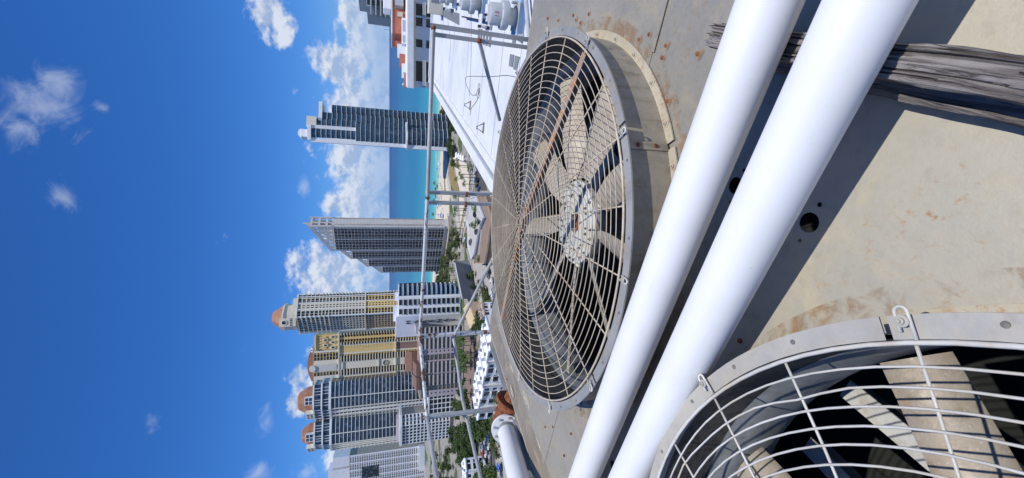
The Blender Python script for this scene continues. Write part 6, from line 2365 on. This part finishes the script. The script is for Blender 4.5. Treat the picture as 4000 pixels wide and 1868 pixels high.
ra_ = math.atan2(45, 40)
car(1828, 958, 2.2, 'black', 'black car driving on the pale beach road', 'cars on the beach road')
car(1818, 938, 2.2, 'white', 'white car on the pale beach road ahead of the black one', 'cars on the beach road')
for i, (X, Y, c) in enumerate(((1858, 838, 'black'), (1876, 868, 'black'), (1842, 880, 'grey'), (1864, 906, 'black'), (1841, 946, 'grey'))):
    car(X, Y, 1.0 + i * .3, c, ('black car at the far side of the white parking deck', 'black car near the ramp corner of the white parking deck', 'grey car by the seaward edge of the white parking deck', 'black car in the middle of the white parking deck', 'grey car at the left end of the white parking deck')[i], 'cars on the parking deck', 5.02)
NEARLOT = [(1938, 1040, 'blue'), (1940, 1052, 'silver'), (1942, 1064, 'white'), (1944, 1078, 'white'), (1938, 1092, 'black'), (1925, 1098, 'white'), (1930, 1120, 'silver'), (1924, 1145, 'white'), (1912, 1075, 'grey'), (1916, 1058, 'black')]
for i, (X, Y, c) in enumerate(NEARLOT):
    car(X, Y, .5 + .05 * i, c, '%s car parked on the strip beyond the caged fan' % c, 'cars parked beyond the fan')
for i in range(18):
    row, k = i // 6, i % 6
    X, Y = 1884 + row * 14 + k * 1.5, 1706 + k * 17 + row * 4
    c = ('black', 'silver', 'white', 'grey', 'grey', 'silver', 'blue')[(i * 5 + row) % 7] if i != 4 else 'red'
    car(X, Y, .25, c, '%s car in the car park at lower left' % c, 'cars in the left car park')
car(2048, 1768, .9, 'black', 'black car on the street right behind the flanged pipe', 'cars by the flanged pipe')
car(2032, 1752, .9, 'white', 'white car on the street just beyond the flanged pipe', 'cars by the flanged pipe')
for i, (X, Y, c) in enumerate(((1870, 706, 'black'), (1858, 702, 'white'), (1866, 722, 'grey'), (1874, 738, 'blue'), (1862, 672, 'silver'), (1868, 640, 'white'))):
    car(X, Y, 1.9, c, '%s car on the asphalt next to the edge of the white roof' % c, 'cars beside the white roof')
for i, (X, Y, c) in enumerate(((1778, 950, 'white'), (1782, 962, 'silver'), (1776, 972, 'white'), (1786, 940, 'red'), (1774, 985, 'silver'))):
    car(X, Y, 2.0, c, '%s car in the drive of the stepped tower' % c, 'cars in the tower drive')

# ------------------------------------------------------------------ beach things
mat('umbrella_blue', (.03, .10, .55), .7)
mat('canvas', (.70, .68, .62), .8)


def umbrella(X, Y, m, label, group, r=1.6):
    p = at_z(X, Y, .02)
    t = thing('sun_umbrella', (p.x, p.y, .02), label, 'umbrella', group)
    MB().tube([(p.x, p.y, 0), (p.x, p.y, 2.3)], .04, 6).build('pole', 'canvas', t)
    MB().lathe([(r, 2.0), (r * .5, 2.4), (0, 2.6)], (p.x, p.y, 0), 8).build('canopy', m, t)


for X, Y in ((1716, 772), (1719, 790), (1722, 802), (1718, 812), (1724, 776), (1713, 800), (1720, 690), (1716, 660)):
    umbrella(X, Y, 'umbrella_blue', 'small blue umbrella on the beach between the two towers', 'blue beach umbrellas')
for X, Y in ((1728, 815), (1725, 830), (1720, 640)):
    umbrella(X, Y, 'canvas', 'small pale umbrella on the beach near the stepped tower', 'pale beach umbrellas')
umbrella(1962, 1822, 'umbrella_blue', 'blue umbrella under the trees at lower left', None, 2.0)
p = at_z(1731, 843, .02)
t = thing('beach_tent', (p.x, p.y, 0), 'long bright blue awning on the beach by the stepped tower', 'awning')
MB().prism([(p.x - 2, p.y - 4), (p.x + 2, p.y - 4), (p.x + 2, p.y + 4), (p.x - 2, p.y + 4)], [1.9, 2.3, 2.3, 1.9], [2.0, 2.4, 2.4, 2.0]).build('canopy', 'umbrella_blue', t)
for dx in (-1.8, 1.8):
    for dy in (-3.6, 3.6):
        MB().tube([(p.x + dx, p.y + dy, 0), (p.x + dx, p.y + dy, 2.0)], .05, 6).build('pole', 'canvas', t)
for i in range(6):
    p = at_z(1775 + i * 9, 600 + i * 4, 0)
    o = MB().box((p.x, p.y, .9), (3.2, 3.2, 1.8), .3).build('beach_hut', 'canvas', org=(p.x, p.y, 0))
    MB().prism([(p.x - 2, p.y - 2), (p.x + 2, p.y - 2), (p.x + 2, p.y + 2), (p.x - 2, p.y + 2)], [1.85] * 4, [2.0, 2.0, 2.5, 2.5]).build('roof', 'paint_white', o)
    tag(o, 'pale little cabana in the row left of the blue tower', 'cabana', 'cabanas by the blue tower')

for o in list(bpy.data.objects):
    if '_o' in o:
        del o['_o']
